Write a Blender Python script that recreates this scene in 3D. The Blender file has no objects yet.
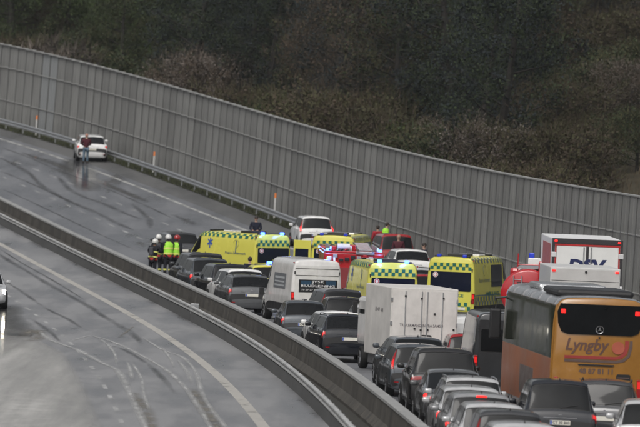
import bpy, bmesh, math, random
from mathutils import Vector, Matrix
random.seed(7)
SC = bpy.context.scene
COL = SC.collection
# ------------------------------------------------------------------ camera, sky, sun, exposure
FPX = 7000.0; ROLL = math.radians(3.3); PITCH = math.atan(109/FPX); CZ = 8.2
cam_d = bpy.data.cameras.new('camera'); cam = bpy.data.objects.new('camera', cam_d); COL.objects.link(cam)
cam_d.sensor_width = 36.0; cam_d.lens = FPX/640*36.0
cam_d.clip_start = 1.0; cam_d.clip_end = 4000.0
cam_d.dof.use_dof = True; cam_d.dof.focus_distance = 235.0; cam_d.dof.aperture_fstop = 3.2
fwd = Vector((0, math.cos(PITCH), -math.sin(PITCH))); up0 = Vector((0, math.sin(PITCH), math.cos(PITCH))); rt0 = Vector((1, 0, 0))
upv = up0*math.cos(ROLL) - rt0*math.sin(ROLL); rtv = rt0*math.cos(ROLL) + up0*math.sin(ROLL)
cam.matrix_world = Matrix(((rtv.x, upv.x, -fwd.x, 0), (rtv.y, upv.y, -fwd.y, 0), (rtv.z, upv.z, -fwd.z, CZ), (0, 0, 0, 1)))
SC.camera = cam
SUN_EL, SUN_ROT = math.radians(50), math.radians(200)
w = bpy.data.worlds.new('World'); SC.world = w; w.use_nodes = True
nt = w.node_tree; nt.nodes.clear()
sky = nt.nodes.new('ShaderNodeTexSky'); sky.sky_type = 'NISHITA'; sky.sun_disc = False
sky.sun_elevation = SUN_EL; sky.sun_rotation = SUN_ROT; sky.dust_density = 6.0; sky.air_density = 1.0; sky.ozone_density = 1.0
hs = nt.nodes.new('ShaderNodeHueSaturation'); hs.inputs['Saturation'].default_value = 0.25
bg = nt.nodes.new('ShaderNodeBackground'); bg.inputs['Strength'].default_value = 0.085
wo = nt.nodes.new('ShaderNodeOutputWorld')
nt.links.new(sky.outputs[0], hs.inputs['Color']); nt.links.new(hs.outputs[0], bg.inputs['Color']); nt.links.new(bg.outputs[0], wo.inputs['Surface'])
sd = bpy.data.lights.new('sun', 'SUN'); sun = bpy.data.objects.new('sun', sd); COL.objects.link(sun)
sd.energy = 0.6; sd.angle = math.radians(25); sd.color = (1.0, 0.97, 0.93)
# sun direction follows the sky's azimuth (rotation measured from +Y towards +X)
sdir = Vector((math.sin(SUN_ROT)*math.cos(SUN_EL), math.cos(SUN_ROT)*math.cos(SUN_EL), math.sin(SUN_EL)))
sun.rotation_euler = sdir.to_track_quat('Z', 'Y').to_euler(); sun.location = (0, 0, 60)
SC.view_settings.view_transform = 'Standard'; SC.view_settings.look = 'None'
SC.view_settings.gamma = 1.0; SC.view_settings.use_curve_mapping = False
SC.view_settings.exposure = 0.45

# ------------------------------------------------------------------ the road as a curved, banked, rising ribbon
P = [7.7716,-11.3823,-2.7798,-0.0107,-7.9295,1.079,1.2946,0.4058,0.0249,0.0091]
PX4, PX5, PZ4, PZ5 = -0.2945, -0.2247, -0.129, -0.0482
W_BAR = 15.6864
def path(Y):
    Yc = min(max(Y, 165.), 475.); t = (Yc-310)/100
    X = P[0]+P[1]*t+P[2]*t*t+P[3]*t**3+PX4*t**4+PX5*t**5
    Z = P[4]+P[5]*t+P[6]*t*t+P[7]*t**3+PZ4*t**4+PZ5*t**5
    h = (P[1]+2*P[2]*t+3*P[3]*t*t+4*PX4*t**3+5*PX5*t**4)/100
    g = (P[5]+2*P[6]*t+3*P[7]*t*t+4*PZ4*t**3+5*PZ5*t**4)/100
    e = Y-Yc
    return X+h*e, Z+g*max(min(e, 140), -140)+CZ, h, P[8]+P[9]*t
def road(o, Y, h=0.):
    X, Z, hd, b = path(Y); n = math.sqrt(1+hd*hd)
    return Vector((X-o/n, Y+o*hd/n, Z-b*o+h))
def proj(p):
    X, Y, Z = p[0], p[1], p[2]-CZ
    d = Y*math.cos(PITCH)-Z*math.sin(PITCH); u = FPX*X/d; v = -FPX*(Y*math.sin(PITCH)+Z*math.cos(PITCH))/d
    return 320+u*math.cos(ROLL)-v*math.sin(ROLL), 213.5+u*math.sin(ROLL)+v*math.cos(ROLL), FPX/d
def solve(x, y, h=0., o=8., Y=260.):
    for _ in range(40):
        q = proj(road(o, Y, h)); a = proj(road(o+.01, Y, h)); b = proj(road(o, Y+.01, h))
        A = (a[0]-q[0])/.01; B = (b[0]-q[0])/.01; C = (a[1]-q[1])/.01; D = (b[1]-q[1])/.01
        det = A*D-B*C; rx, ry = x-q[0], y-q[1]
        o += max(-4, min(4, (rx*D-B*ry)/det)); Y += max(-25, min(25, (A*ry-C*rx)/det))
    return o, Y
def lane_o(x, Y, h=0.):
    o = 10.
    for _ in range(20):
        q = proj(road(o, Y, h))[0]; a = proj(road(o+.01, Y, h))[0]
        o += (x-q)/((a-q)/.01)
    return o
def frame(o, Y):
    p = road(o, Y); t = (road(o, Y+.5)-road(o, Y-.5)).normalized(); r = (road(o-.5, Y)-road(o+.5, Y)).normalized()
    n = r.cross(t).normalized(); r = t.cross(n)
    return p, t, r, n

# ------------------------------------------------------------------ materials
MATS = {}
def mat(name, col, rough=.5, metal=0., spec=.5, var=.12, vscale=3., coat=0., emit=0., bump=0., bscale=30., rvar=.12, stretch=None):
    if name in MATS: return MATS[name]
    m = bpy.data.materials.new(name); m.use_nodes = True; MATS[name] = m
    n = m.node_tree.nodes; l = m.node_tree.links; b = n['Principled BSDF']
    b.inputs['Metallic'].default_value = metal; b.inputs['Specular IOR Level'].default_value = spec; b.inputs['Coat Weight'].default_value = coat
    b.inputs['Coat Roughness'].default_value = .08
    tc = n.new('ShaderNodeTexCoord'); mp = n.new('ShaderNodeMapping'); l.new(tc.outputs['Object'], mp.inputs[0])
    if stretch: mp.inputs['Scale'].default_value = stretch
    ns = n.new('ShaderNodeTexNoise'); ns.inputs['Scale'].default_value = vscale; ns.inputs['Detail'].default_value = 6; ns.inputs['Roughness'].default_value = .65
    l.new(mp.outputs[0], ns.inputs['Vector'])
    mx = n.new('ShaderNodeMix'); mx.data_type = 'RGBA'
    mx.inputs[6].default_value = (*[c*(1-var) for c in col], 1); mx.inputs[7].default_value = (*[min(1, c*(1+var)) for c in col], 1)
    cr = n.new('ShaderNodeMapRange'); cr.inputs[1].default_value = .3; cr.inputs[2].default_value = .7
    l.new(ns.outputs[0], cr.inputs[0]); l.new(cr.outputs[0], mx.inputs[0]); l.new(mx.outputs[2], b.inputs['Base Color'])
    rr = n.new('ShaderNodeMapRange'); rr.inputs[1].default_value = .3; rr.inputs[2].default_value = .7
    rr.inputs[3].default_value = max(.02, rough-rvar); rr.inputs[4].default_value = min(1, rough+rvar)
    l.new(ns.outputs[0], rr.inputs[0]); l.new(rr.outputs[0], b.inputs['Roughness'])
    if emit:
        b.inputs['Emission Color'].default_value = (*col, 1); b.inputs['Emission Strength'].default_value = emit
    if bump:
        n2 = n.new('ShaderNodeTexNoise'); n2.inputs['Scale'].default_value = bscale; n2.inputs['Detail'].default_value = 4
        l.new(mp.outputs[0], n2.inputs['Vector'])
        bp = n.new('ShaderNodeBump'); bp.inputs['Strength'].default_value = bump; bp.inputs['Distance'].default_value = .02
        l.new(n2.outputs[0], bp.inputs['Height']); l.new(bp.outputs[0], b.inputs['Normal'])
    return m
def paint(name, col, rough=.10, metal=.0):
    return mat('paint_'+name, col, min(rough, .2), metal, .5, .12, 2.2, .5, 0, .012, 25, .05)
GLASS = mat('dark_glass', (.008, .009, .010), .04, 0, .24, .3, 2, 0, 0, .008, 20, .015)
SGLASS = mat('side_glass', (.010, .012, .013), .05, 0, .6, .3, 2, 0, 0, .02, 30, .02)
TGLASS = mat('blue_black_glass', (.006, .009, .022), .08, 0, .3, .2, 4, 0, 0, .03, 30, .03)
BLACKP = mat('black_plastic', (.018, .018, .019), .5, 0, .4)
RUBBER = mat('rubber', (.014, .014, .014), .75, 0, .3)
ALLOY = mat('alloy', (.35, .35, .36), .35, .8)
CHROME = mat('chrome', (.6, .6, .62), .12, 1.)
TAIL = mat('tail_lens', (.28, .01, .012), .15, 0, .5, .15, 8)
TAILON = mat('tail_lamp_lit', (.85, .012, .01), .3, 0, .4, .02, 3, 0, 1.7)
TAILDIM = mat('tail_lamp_dim', (.6, .015, .015), .3, 0, .4, .05, 3, 0, .45)
WHITELENS = mat('clear_lens', (.55, .55, .55), .15)
HEADON = mat('head_lamp_lit', (1., .92, .75), .3, 0, .5, .02, 3, 0, 40.)
AMBERON = mat('amber_lamp_lit', (1., .45, .02), .3, 0, .5, .02, 3, 0, 5.)
BLUEON = mat('blue_beacon_lit', (.05, .13, 1.), .3, 0, .5, .02, 3, 0, 6.)
BLUEOFF = mat('blue_beacon', (.02, .04, .4), .2, 0, .5, .05, 3, 0, .25)
PLATE = mat('number_plate', (.72, .70, .62), .4)
PLATEB = mat('plate_blue', (.03, .08, .4), .4)
INK = mat('dark_lettering', (.03, .03, .035), .5)
PRINTW = mat('white_lettering', (.75, .75, .75), .5)
YELLOW = mat('paint_ambulance_yellow', (.64, .60, .10), .26, 0, .42, .05, 1.2, .2, 0, .015, 20, .03)
GREEN = mat('check_green', (.01, .13, .09), .4)
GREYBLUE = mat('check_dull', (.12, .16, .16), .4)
RED = paint('fire_red', (.42, .012, .018), .3)
WHITE = paint('white', (.74, .74, .73), .22)
WHITED = paint('dirty_white', (.70, .69, .67), .35)
STEELG = mat('galvanised_steel', (.40, .41, .42), .38, .6, .5, .2, 1.2)
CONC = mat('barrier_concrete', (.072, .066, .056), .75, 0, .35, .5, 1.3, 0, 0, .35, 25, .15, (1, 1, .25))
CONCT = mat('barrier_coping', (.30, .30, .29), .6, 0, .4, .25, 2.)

def add_object_color(m, amt):
    n = m.node_tree.nodes; l = m.node_tree.links; b = n['Principled BSDF']
    src = b.inputs['Base Color'].links[0].from_socket
    oi = n.new('ShaderNodeObjectInfo'); mr = n.new('ShaderNodeMapRange'); mr.inputs[3].default_value = 1-amt; mr.inputs[4].default_value = 1+amt
    l.new(oi.outputs['Random'], mr.inputs[0])
    vm = n.new('ShaderNodeVectorMath'); vm.operation = 'SCALE'; l.new(src, vm.inputs[0]); l.new(mr.outputs[0], vm.inputs['Scale'])
    l.new(vm.outputs[0], b.inputs['Base Color'])
PANEL = mat('wall_panel', (.205, .205, .195), .7, 0, .35, .30, .8, 0, 0, .5, 9, .1, (4, 4, .5)); add_object_color(PANEL, .15)
PANELP = mat('wall_panel_pale', (.25, .26, .26), .7, 0, .35, .14, .9, 0, 0, .5, 9, .1, (9, 9, .35))
LEDGE = mat('wall_ledge', (.30, .30, .29), .6, 0, .4, .35, .12)
POSTM = mat('wall_post_shaded', (.085, .086, .084), .6)  # dark colour stands in for the shaded side of the posts

# ------------------------------------------------------------------ mesh helpers
def tag(o, label=None, cat=None, group=None, kind=None):
    if label: o['label'] = label
    if cat: o['category'] = cat
    if group: o['group'] = group
    if kind: o['kind'] = kind
    return o
def obj(name, me, m=None, parent=None, smooth=False):
    o = bpy.data.objects.new(name, me); COL.objects.link(o)
    if m is not None and not me.materials: me.materials.append(m)
    if parent: o.parent = parent
    if smooth:
        me.polygons.foreach_set('use_smooth', [True]*len(me.polygons))
    return o
def empty(name, M=None, **k):
    o = bpy.data.objects.new(name, None); COL.objects.link(o); o.empty_display_size = .3
    if M is not None: o.matrix_world = M
    return tag(o, **k)
class MB:
    def __init__(s): s.v = []; s.f = []
    def add(s, vs, fs):
        n = len(s.v); s.v += [tuple(v) for v in vs]; s.f += [tuple(i+n for i in f) for f in fs]; return s
    def box(s, x0, x1, y0, y1, z0, z1, b=0.):
        if b <= 0:
            vs = [(x, y, z) for z in (z0, z1) for y in (y0, y1) for x in (x0, x1)]
            return s.add(vs, [(0, 2, 3, 1), (4, 5, 7, 6), (0, 1, 5, 4), (2, 6, 7, 3), (0, 4, 6, 2), (1, 3, 7, 5)])
        # bevelled box: chamfer all vertical & horizontal edges through 24 verts
        bm = bmesh.new(); bmesh.ops.create_cube(bm, size=1)
        for v in bm.verts: v.co = Vector(((x0+x1)/2+v.co.x*(x1-x0), (y0+y1)/2+v.co.y*(y1-y0), (z0+z1)/2+v.co.z*(z1-z0)))
        bmesh.ops.bevel(bm, geom=bm.edges[:], offset=b, segments=2, profile=.5, affect='EDGES')
        bm.verts.index_update(); vs = [v.co.copy() for v in bm.verts]; fs = [[v.index for v in f.verts] for f in bm.faces]; bm.free()
        return s.add(vs, fs)
    def tube(s, pts, r, n=8, caps=True):
        pts = [Vector(p) for p in pts]; rs = r if isinstance(r, (list, tuple)) else [r]*len(pts); vs = []; fs = []
        for i, p in enumerate(pts):
            t = (pts[min(i+1, len(pts)-1)]-pts[max(i-1, 0)]).normalized()
            a = t.cross(Vector((0, 0, 1)) if abs(t.z) < .9 else Vector((1, 0, 0))).normalized(); b = t.cross(a)
            for k in range(n):
                q = 2*math.pi*k/n; vs.append(p+a*math.cos(q)*rs[i]+b*math.sin(q)*rs[i])
        for i in range(len(pts)-1):
            for k in range(n): fs.append((i*n+k, i*n+(k+1) % n, (i+1)*n+(k+1) % n, (i+1)*n+k))
        if caps: fs.append(tuple(range(n))[::-1]); fs.append(tuple((len(pts)-1)*n+k for k in range(n)))
        return s.add(vs, fs)
    def cyl(s, c, axis, r, h, n=18, r2=None):
        c = Vector(c); a = Vector(axis).normalized(); return s.tube([c-a*h/2, c+a*h/2], [r, r if r2 is None else r2], n)
    def sphere(s, c, rx, ry, rz, n=10, mm=7):
        vs = []; fs = []
        for i in range(mm+1):
            t = math.pi*i/mm
            for k in range(n):
                q = 2*math.pi*k/n; vs.append((c[0]+rx*math.sin(t)*math.cos(q), c[1]+ry*math.sin(t)*math.sin(q), c[2]+rz*math.cos(t)))
        for i in range(mm):
            for k in range(n): fs.append((i*n+k, (i+1)*n+k, (i+1)*n+(k+1) % n, i*n+(k+1) % n))
        return s.add(vs, fs)
    def prism(s, poly, y0, y1):     # polygon in xz, counter-clockwise seen from -y
        n = len(poly); vs = [(x, y0, z) for x, z in poly]+[(x, y1, z) for x, z in poly]
        return s.add(vs, [tuple(range(n)), tuple(range(2*n-1, n-1, -1))]+[(i, i+n, (i+1) % n+n, (i+1) % n) for i in range(n)])
    def mesh(s, name='part'):
        me = bpy.data.meshes.new(name); me.from_pydata(s.v, [], s.f); me.update(); return me
    def build(s, name, m, parent=None, smooth=False): return obj(name, s.mesh(name), m, parent, smooth)
def rrect(x0, x1, z0, z1, r, n=4):
    pts = []
    for cx, cz, a0 in ((x1-r, z0+r, -90), (x1-r, z1-r, 0), (x0+r, z1-r, 90), (x0+r, z0+r, 180)):
        for i in range(n+1):
            a = math.radians(a0+90*i/n); pts.append((cx+r*math.cos(a), cz+r*math.sin(a)))
    return pts
def panel(name, x0, x1, z0, z1, y, m, parent, r=.02, t=.012):
    return MB().prism(rrect(x0, x1, z0, z1, min(r, (x1-x0)/2.01, (z1-z0)/2.01)), y-t, y+t).build(name, m, parent)
def text_verts(s, bold=0., shear=0.):
    cu = bpy.data.curves.new('t', 'FONT'); cu.body = s; cu.resolution_u = 2; cu.offset = bold; cu.shear = shear
    o = bpy.data.objects.new('t', cu); COL.objects.link(o)
    me = bpy.data.meshes.new_from_object(o.evaluated_get(bpy.context.evaluated_depsgraph_get()))
    vs = [(v.co.x, v.co.y) for v in me.vertices]; fs = [tuple(p.vertices) for p in me.polygons]
    bpy.data.objects.remove(o); bpy.data.curves.remove(cu); bpy.data.meshes.remove(me)
    xs = [v[0] for v in vs]; ys = [v[1] for v in vs]; x0, y0 = min(xs), min(ys)
    W = max(xs)-x0; H = max(ys)-y0
    return [((x-x0)/W, (y-y0)/H) for x, y in vs], fs
def text(name, s, place, m, parent, bold=.01, shear=0.):
    """place(u,v) -> point, u,v in 0..1 over the lettering's box"""
    vs, fs = text_verts(s, bold, shear); me = MB().add([place(u, v) for u, v in vs], fs)
    return me.build(name, m, parent)
def rear_text(name, s, x0, x1, z0, z1, y, m, parent, **k):
    return text(name, s, lambda u, v: (x0+(x1-x0)*u, y, z0+(z1-z0)*v), m, parent, **k)

class Loft:
    """closed-half-ring loft; rings run left-bottom -> top -> right-bottom"""
    def __init__(s, rings, ten=.42):
        s.R = [[Vector(p) for p in r] for r in rings]; s.n = len(rings); s.m = len(rings[0]); s.ten = ten
    def _cr(s, p0, p1, p2, p3, t):
        k = s.ten; m1 = (p2-p0)*k; m2 = (p3-p1)*k
        L = (p2-p1).length; 
        if m1.length > L*1.2: m1 = m1*(L*1.2/m1.length)
        if m2.length > L*1.2: m2 = m2*(L*1.2/m2.length)
        t2 = t*t; t3 = t2*t
        return p1*(2*t3-3*t2+1)+m1*(t3-2*t2+t)+p2*(-2*t3+3*t2)+m2*(t3-t2)
    def ring(s, i, k):
        r = s.R[i]; j = min(int(k), s.m-2); t = k-j
        return s._cr(r[max(j-1, 0)], r[j], r[j+1], r[min(j+2, s.m-1)], t)
    def ev(s, a, k):
        a = min(max(a, 0), s.n-1); k = min(max(k, 0), s.m-1)
        i = min(int(a), s.n-2); t = a-i; q = [s.ring(min(max(i+d, 0), s.n-1), k) for d in (-1, 0, 1, 2)]
        return s._cr(q[0], q[1], q[2], q[3], t)
    def nrm(s, a, k):
        e = .03; ta = s.ev(a+e, k)-s.ev(a-e, k); tk = s.ev(a, k+e)-s.ev(a, k-e); n = tk.cross(ta)
        return n.normalized() if n.length > 1e-9 else Vector((0, 0, 1))
    def body(s, name, m, parent, sa=2, sk=2):
        na = (s.n-1)*sa+1; nk = (s.m-1)*sk+1; mb = MB()
        vs = [s.ev(i/sa, j/sk) for i in range(na) for j in range(nk)]
        fs = [(i*nk+j, i*nk+j+1, (i+1)*nk+j+1, (i+1)*nk+j) for i in range(na-1) for j in range(nk-1)]
        fs += [tuple(range(nk))[::-1], tuple((na-1)*nk+j for j in range(nk))]
        fs += [(i*nk, (i+1)*nk, (i+1)*nk+nk-1, i*nk+nk-1) for i in range(na-1)]
        o = mb.add(vs, fs).build(name, m, parent, True); return o
    def patch(s, name, c, m, parent, off=.006, na=4, nk=4, deep=.02):
        """c: four (a,k) corners in order"""
        V = []
        for i in range(na+1):
            for j in range(nk+1):
                u = i/na; v = j/nk
                a = (c[0][0]*(1-v)+c[1][0]*v)*(1-u)+(c[3][0]*(1-v)+c[2][0]*v)*u
                k = (c[0][1]*(1-v)+c[1][1]*v)*(1-u)+(c[3][1]*(1-v)+c[2][1]*v)*u
                V.append((s.ev(a, k), s.nrm(a, k)))
        W_ = nk+1; vs = [p+n*off for p, n in V]; fs = [(i*W_+j, i*W_+j+1, (i+1)*W_+j+1, (i+1)*W_+j) for i in range(na) for j in range(nk)]
        loop = [j for j in range(nk+1)]+[i*W_+nk for i in range(1, na+1)]+[na*W_+j for j in range(nk-1, -1, -1)]+[i*W_ for i in range(na-1, 0, -1)]
        n = len(loop); b0 = len(vs); vs += [vs[i] for i in loop]; b1 = len(vs); vs += [V[i][0]-V[i][1]*deep for i in loop]; nf = len(fs)
        fs += [(b0+i, b1+i, b1+(i+1) % n, b0+(i+1) % n) for i in range(n)]
        o = MB().add(vs, fs).build(name, m, parent, False); o.data.polygons.foreach_set('use_smooth', [q < nf for q in range(len(fs))]); return o
    def mirror(s, c): return [(a, s.m-1-k) for a, k in c]
    def both(s, name, c, m, parent, **kw):
        return s.patch(name, c, m, parent, **kw), s.patch(name, s.mirror(c)[::-1], m, parent, **kw)

# shared wheel meshes
def wheel_meshes(r, wd):
    prof = [(r*.62, -wd/2), (r*.93, -wd/2), (r, -wd*.33), (r, wd*.33), (r*.93, wd/2), (r*.62, wd/2)]; n = 24; vs = []; fs = []
    for i in range(n):
        a = 2*math.pi*i/n
        for rr, x in prof: vs.append((x, rr*math.cos(a), rr*math.sin(a)))
    k = len(prof)
    for i in range(n):
        for j in range(k): fs.append((i*k+j, i*k+(j+1) % k, ((i+1) % n)*k+(j+1) % k, ((i+1) % n)*k+j))
    ty = MB().add(vs, fs).mesh('tyre')
    mb = MB().cyl((0, 0, 0), (1, 0, 0), r*.3, wd*.8, 12)
    for i in range(5):
        a = 2*math.pi*i/5; c, s_ = math.cos(a), math.sin(a)
        for sx in (-1, 1): mb.tube([(sx*wd*.36, 0, 0), (sx*wd*.4, c*r*.63, s_*r*.63)], r*.1, 5)
    mb.cyl((0, 0, 0), (1, 0, 0), r*.64, wd*.5, 20)
    ri = mb.mesh('rim'); ty.materials.append(RUBBER); ri.materials.append(ALLOY)
    ar = MB().cyl((0, 0, 0), (1, 0, 0), r*1.14, wd*1.05, 24).mesh('wheel_arch'); ar.materials.append(RUBBER)
    for me in (ty,): me.polygons.foreach_set('use_smooth', [True]*len(me.polygons))
    return ty, ri, ar
WH = {}
def wheels(parent, r, wd, xs, ys, arch=True):
    if (r, wd) not in WH: WH[(r, wd)] = wheel_meshes(r, wd)
    ty, ri, ar = WH[(r, wd)]
    for y in ys:
        for sx in (-1, 1):
            wl = obj('wheel', ty, None, parent); wl.location = (sx*xs, y, r)
            obj('rim', ri, None, wl)
            if arch:
                a = obj('wheel_arch', ar, None, parent); a.location = (sx*(xs-.025), y, r+.01)

def vehicle_matrix(x, Y, h, yaw, dz=0., o=None):
    """rear-centre on the road at longitudinal Y, seen at picture column x at height h; yaw>0 turns left of the road's direction"""
    if o is None: o = lane_o(x, Y, h)
    p, t, r, n = frame(o, Y); c, s = math.cos(math.radians(yaw)), math.sin(math.radians(yaw))
    f = t*c-r*s; rr = r*c+t*s
    return Matrix(((rr.x, f.x, n.x, p.x), (rr.y, f.y, n.y, p.y), (rr.z, f.z, n.z, p.z+dz+.009), (0, 0, 0, 1)))

# ------------------------------------------------------------------ car
KINDS = {  # L, W, H, belt, rear kind
 'hatch':  dict(L=4.1, W=1.74, H=1.46, belt=.93, rg=.44, rr=.40, bon=.92),
 'estate': dict(L=4.65, W=1.82, H=1.48, belt=.95, rg=.30, rr=.28, bon=.92),
 'saloon': dict(L=4.65, W=1.82, H=1.44, belt=.93, rg=.62, rr=.95, bon=.90, boot=.62),
 'suv':    dict(L=4.55, W=1.88, H=1.66, belt=1.06, rg=.42, rr=.42, bon=1.05),
 'bigsuv': dict(L=4.85, W=1.98, H=1.84, belt=1.16, rg=.30, rr=.30, bon=1.14),
 'mpv':    dict(L=4.3, W=1.80, H=1.62, belt=1.0, rg=.28, rr=.30, bon=1.0),
}
def car(label, x, Y, kind, pm, yaw=0., cat='car', lights='dim', tail='side', rails=False, plate=True, antenna=True, group=None, scale=1., o=None, H=None, hil=False, platetext=None, front=False, name='car', stripe=None, flip=False):
    K = dict(KINDS[kind]); L, W, belt = K['L']*scale, K['W']*scale, K['belt']*scale; H = (H or K['H']*scale); w_ = W/2
    M = vehicle_matrix(x, Y, H*.8, yaw, 0, o)
    if flip: M = M @ Matrix.Rotation(math.pi, 4, 'Z')
    root = empty(name, M, label=label, cat=cat, group=group)
    zb = .20 if kind not in ('suv', 'bigsuv') else .26
    boot = K.get('boot', 0)
    st = [(0., zb+.16, zb+.36, .84), (.035, zb+.06, belt-.26, .93), (.07, zb+.02, belt-.12, .965), (.12+boot*.1, zb, belt-.01, .975)]
    if boot: st += [(.12+boot*.7, zb, belt+.03, .985)]
    gb = st[-1][0]+.03                      # glass base
    st += [(gb+.02, zb, belt+.05, .985), (gb+K['rr'], zb, H-.05, 1.), (gb+K['rr']+.28, zb, H-.005, 1.), (gb+K['rr']+.9, zb, H+.005, 1.)]
    wt = L*.54
    st += [(wt, zb, H-.015, 1.), (wt+.28, zb, H-.09, 1.), (L*.735, zb, K['bon']*scale+.03, .99), (L*.80, zb, K['bon']*scale-.03, .98), (L*.92, zb, K['bon']*scale-.13, .93), (L*.975, zb+.03, K['bon']*scale-.28, .86), (L, zb+.1, zb+.38, .72)]
    IG = 3+(1 if boot else 0)               # station where glass starts = IG+1
    rings = []
    for (y, b0, zt, wf) in st:
        ww = w_*wf; g = max(0, min(1, (zt-belt)/(H-belt))); bz = min(belt, zt-.05)
        half = [(ww*.78, b0), (ww*.965, b0+.07), (ww, b0+(bz-b0)*.5), (ww*.985, bz-.04), (ww*(.945-.01*g), bz+.02*g+.015*(1-g)),
                (ww*(.86-.13*g), zt-.028-.05*g), (ww*(.66-.10*g), zt-.008-.004*g), (0, zt+.018)]
        rings.append([(-a, y, z) for a, z in half]+[(a, y, z) for a, z in half[::-1][1:]])
    LF = Loft(rings); T = 7                  # top centre index; ring 0..14
    LF.body('body', pm, root, 2, 2)
    g0, g1 = IG+1, IG+2
    # glazing
    rw = LF.patch('rear_window', [(g0+.04, 5.25), (g0+.04, 14-5.25), (g1-.14, 14-5.2), (g1-.14, 5.2)], GLASS, root, na=5, nk=8)
    MB().tube([LF.ev(g0+.05, 7)+Vector((0, -.02, .0)), LF.ev(g0+.22, 7.7)+Vector((0, -.02, .01))], .008, 5).build('wiper', BLACKP, rw)
    LF.patch('window_seal', [(g0-.06, 5.08), (g0-.06, 14-5.08), (g1-.09, 14-5.08), (g1-.09, 5.08)], BLACKP, root, off=.003, na=5, nk=8)
    for k_ in (4.72, 14-4.72): LF.patch('tailgate_seam', [(1.3, k_-.05), (1.3, k_+.05), (g1-.1, k_+.05), (g1-.1, k_-.05)], RUBBER, root, off=.004, na=8, nk=1, deep=.004)
    for aa in (g1+1.0, g1+2.55, g1+4.3): LF.both('door_seam', [(aa, 1.3), (aa, 4.05), (aa+.035, 4.05), (aa+.035, 1.3)], RUBBER, root, off=.003, na=1, nk=5, deep=.004)
    LF.both('sill_trim', [(1.6, 1.0), (1.6, 1.35), (len(st)-3., 1.35), (len(st)-3., 1.0)], BLACKP, root, off=.01, na=12, nk=1)
    LF.patch('spoiler', [(g1-.10, 5.05), (g1-.10, 14-5.05), (g1+.28, 14-5.15), (g1+.28, 5.15)], pm, root, off=.022, na=3, nk=8, deep=.03)
    LF.patch('windscreen', [(g1+4.05, 5.35), (g1+4.05, 14-5.35), (g1+4.95, 14-5.15), (g1+4.95, 5.15)], GLASS, root, na=4, nk=6)
    LF.both('side_window', [(g1+2.6, 4.12), (g1+2.6, 4.9), (g1+3.9, 4.88), (g1+4.55, 4.15)], SGLASS, root, na=5, nk=3)
    LF.both('side_window', [(g1+1.05, 4.12), (g1+1.05, 4.9), (g1+2.5, 4.9), (g1+2.5, 4.12)], SGLASS, root, na=5, nk=3)
    LF.both('side_window', [(g0+.55, 4.15), (g1+.0, 4.86), (g1+.95, 4.9), (g1+.95, 4.12)], SGLASS, root, na=4, nk=3)
    # lower bumper and lamps
    LF.patch('bumper', [(.15, .35), (.15, 13.65), (1.25, 13.2), (1.25, .8)], BLACKP, root, off=.012, na=3, nk=12)
    lm = {'on': TAILON, 'dim': TAILDIM, 'off': TAIL}[lights]
    if tail == 'side':
        c = [(1.9, 2.75), (1.9, 4.75), (2.85, 5.0), (2.85, 2.6)]
    elif tail == 'wide':
        c = [(1.75, 3.1), (1.75, 5.9), (2.55, 5.9), (2.6, 2.7)]
    else:
        c = [(2.2, 3.3), (2.2, 4.7), (g1-.1, 4.95), (g1-.1, 4.25)]
    for q in LF.both('tail_light', c, TAIL if lights != 'off' else TAIL, root, off=.012, na=4, nk=4):
        pass
    ctr = [(sum(p[0] for p in c)/4, sum(p[1] for p in c)/4)]*4
    def shrink(f): return [(p[0]*(1-f)+ctr[0][0]*f, p[1]*(1-f)+ctr[0][1]*f) for p in c]
    if lights != 'off': LF.both('tail_lamp', shrink(.35), lm, root, off=.019, na=3, nk=3)
    if hil: LF.patch('brake_light', [(g1-.12, 6.75), (g1-.12, 7.25), (g1-.03, 7.25), (g1-.03, 6.75)], TAILON, root, off=.026, na=1, nk=3)
    LF.both('head_light', [(len(st)-2.9, 3.6), (len(st)-2.9, 5.2), (len(st)-2.2, 4.9), (len(st)-2.2, 3.2)], HEADON if front else WHITELENS, root, off=.012)
    # number plate, badge
    py = LF.ev(1.6, 7); pz = belt-.27
    pl = MB().prism(rrect(-.255, .255, pz-.055, pz+.055, .012), -.014, .06).build('number_plate', PLATE, root)
    MB().prism(rrect(-.25, -.205, pz-.05, pz+.05, .005), -.017, .0).build('plate_band', PLATEB, pl)
    if platetext: rear_text('plate_text', platetext, -.19, .235, pz-.036, pz+.036, -.0165, INK, pl, bold=.02)
    mb = MB(); mb.cyl((0, LF.ev(2.6, 7).y-.012, belt-.1), (0, 1, 0), .05, .02, 12); mb.build('badge', CHROME, root)
    MB().box(-w_*.45, w_*.45, LF.ev(2.1, 7).y-.018, LF.ev(2.1, 7).y+.03, belt-.165, belt-.14).build('trim_strip', CHROME, root)
    # reflectors
    for sx in (-1, 1): MB().box(sx*w_*.78-.07, sx*w_*.78+.07, -.004, .1, zb+.22, zb+.255).build('reflector', TAIL, root)
    # mirrors and handles
    for sx in (-1, 1):
        p = LF.ev(g1+4.2, 4 if sx < 0 else 10)
        MB().box(p.x+sx*.13-.10, p.x+sx*.13+.10, p.y-.08, p.y+.07, p.z+.02, p.z+.16, .045).build('mirror', pm, root, True)
        MB().box(min(p.x, p.x+sx*.1), max(p.x, p.x+sx*.1), p.y-.03, p.y+.02, p.z+.03, p.z+.06).build('mirror_arm', BLACKP, root)
        for aa in (g1+1.3, g1+2.75):
            q = LF.ev(aa, 3.05 if sx < 0 else 10.95); MB().box(q.x-.018, q.x+.018, q.y-.09, q.y+.09, q.z-.014, q.z+.014).build('door_handle', pm, root)
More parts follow.
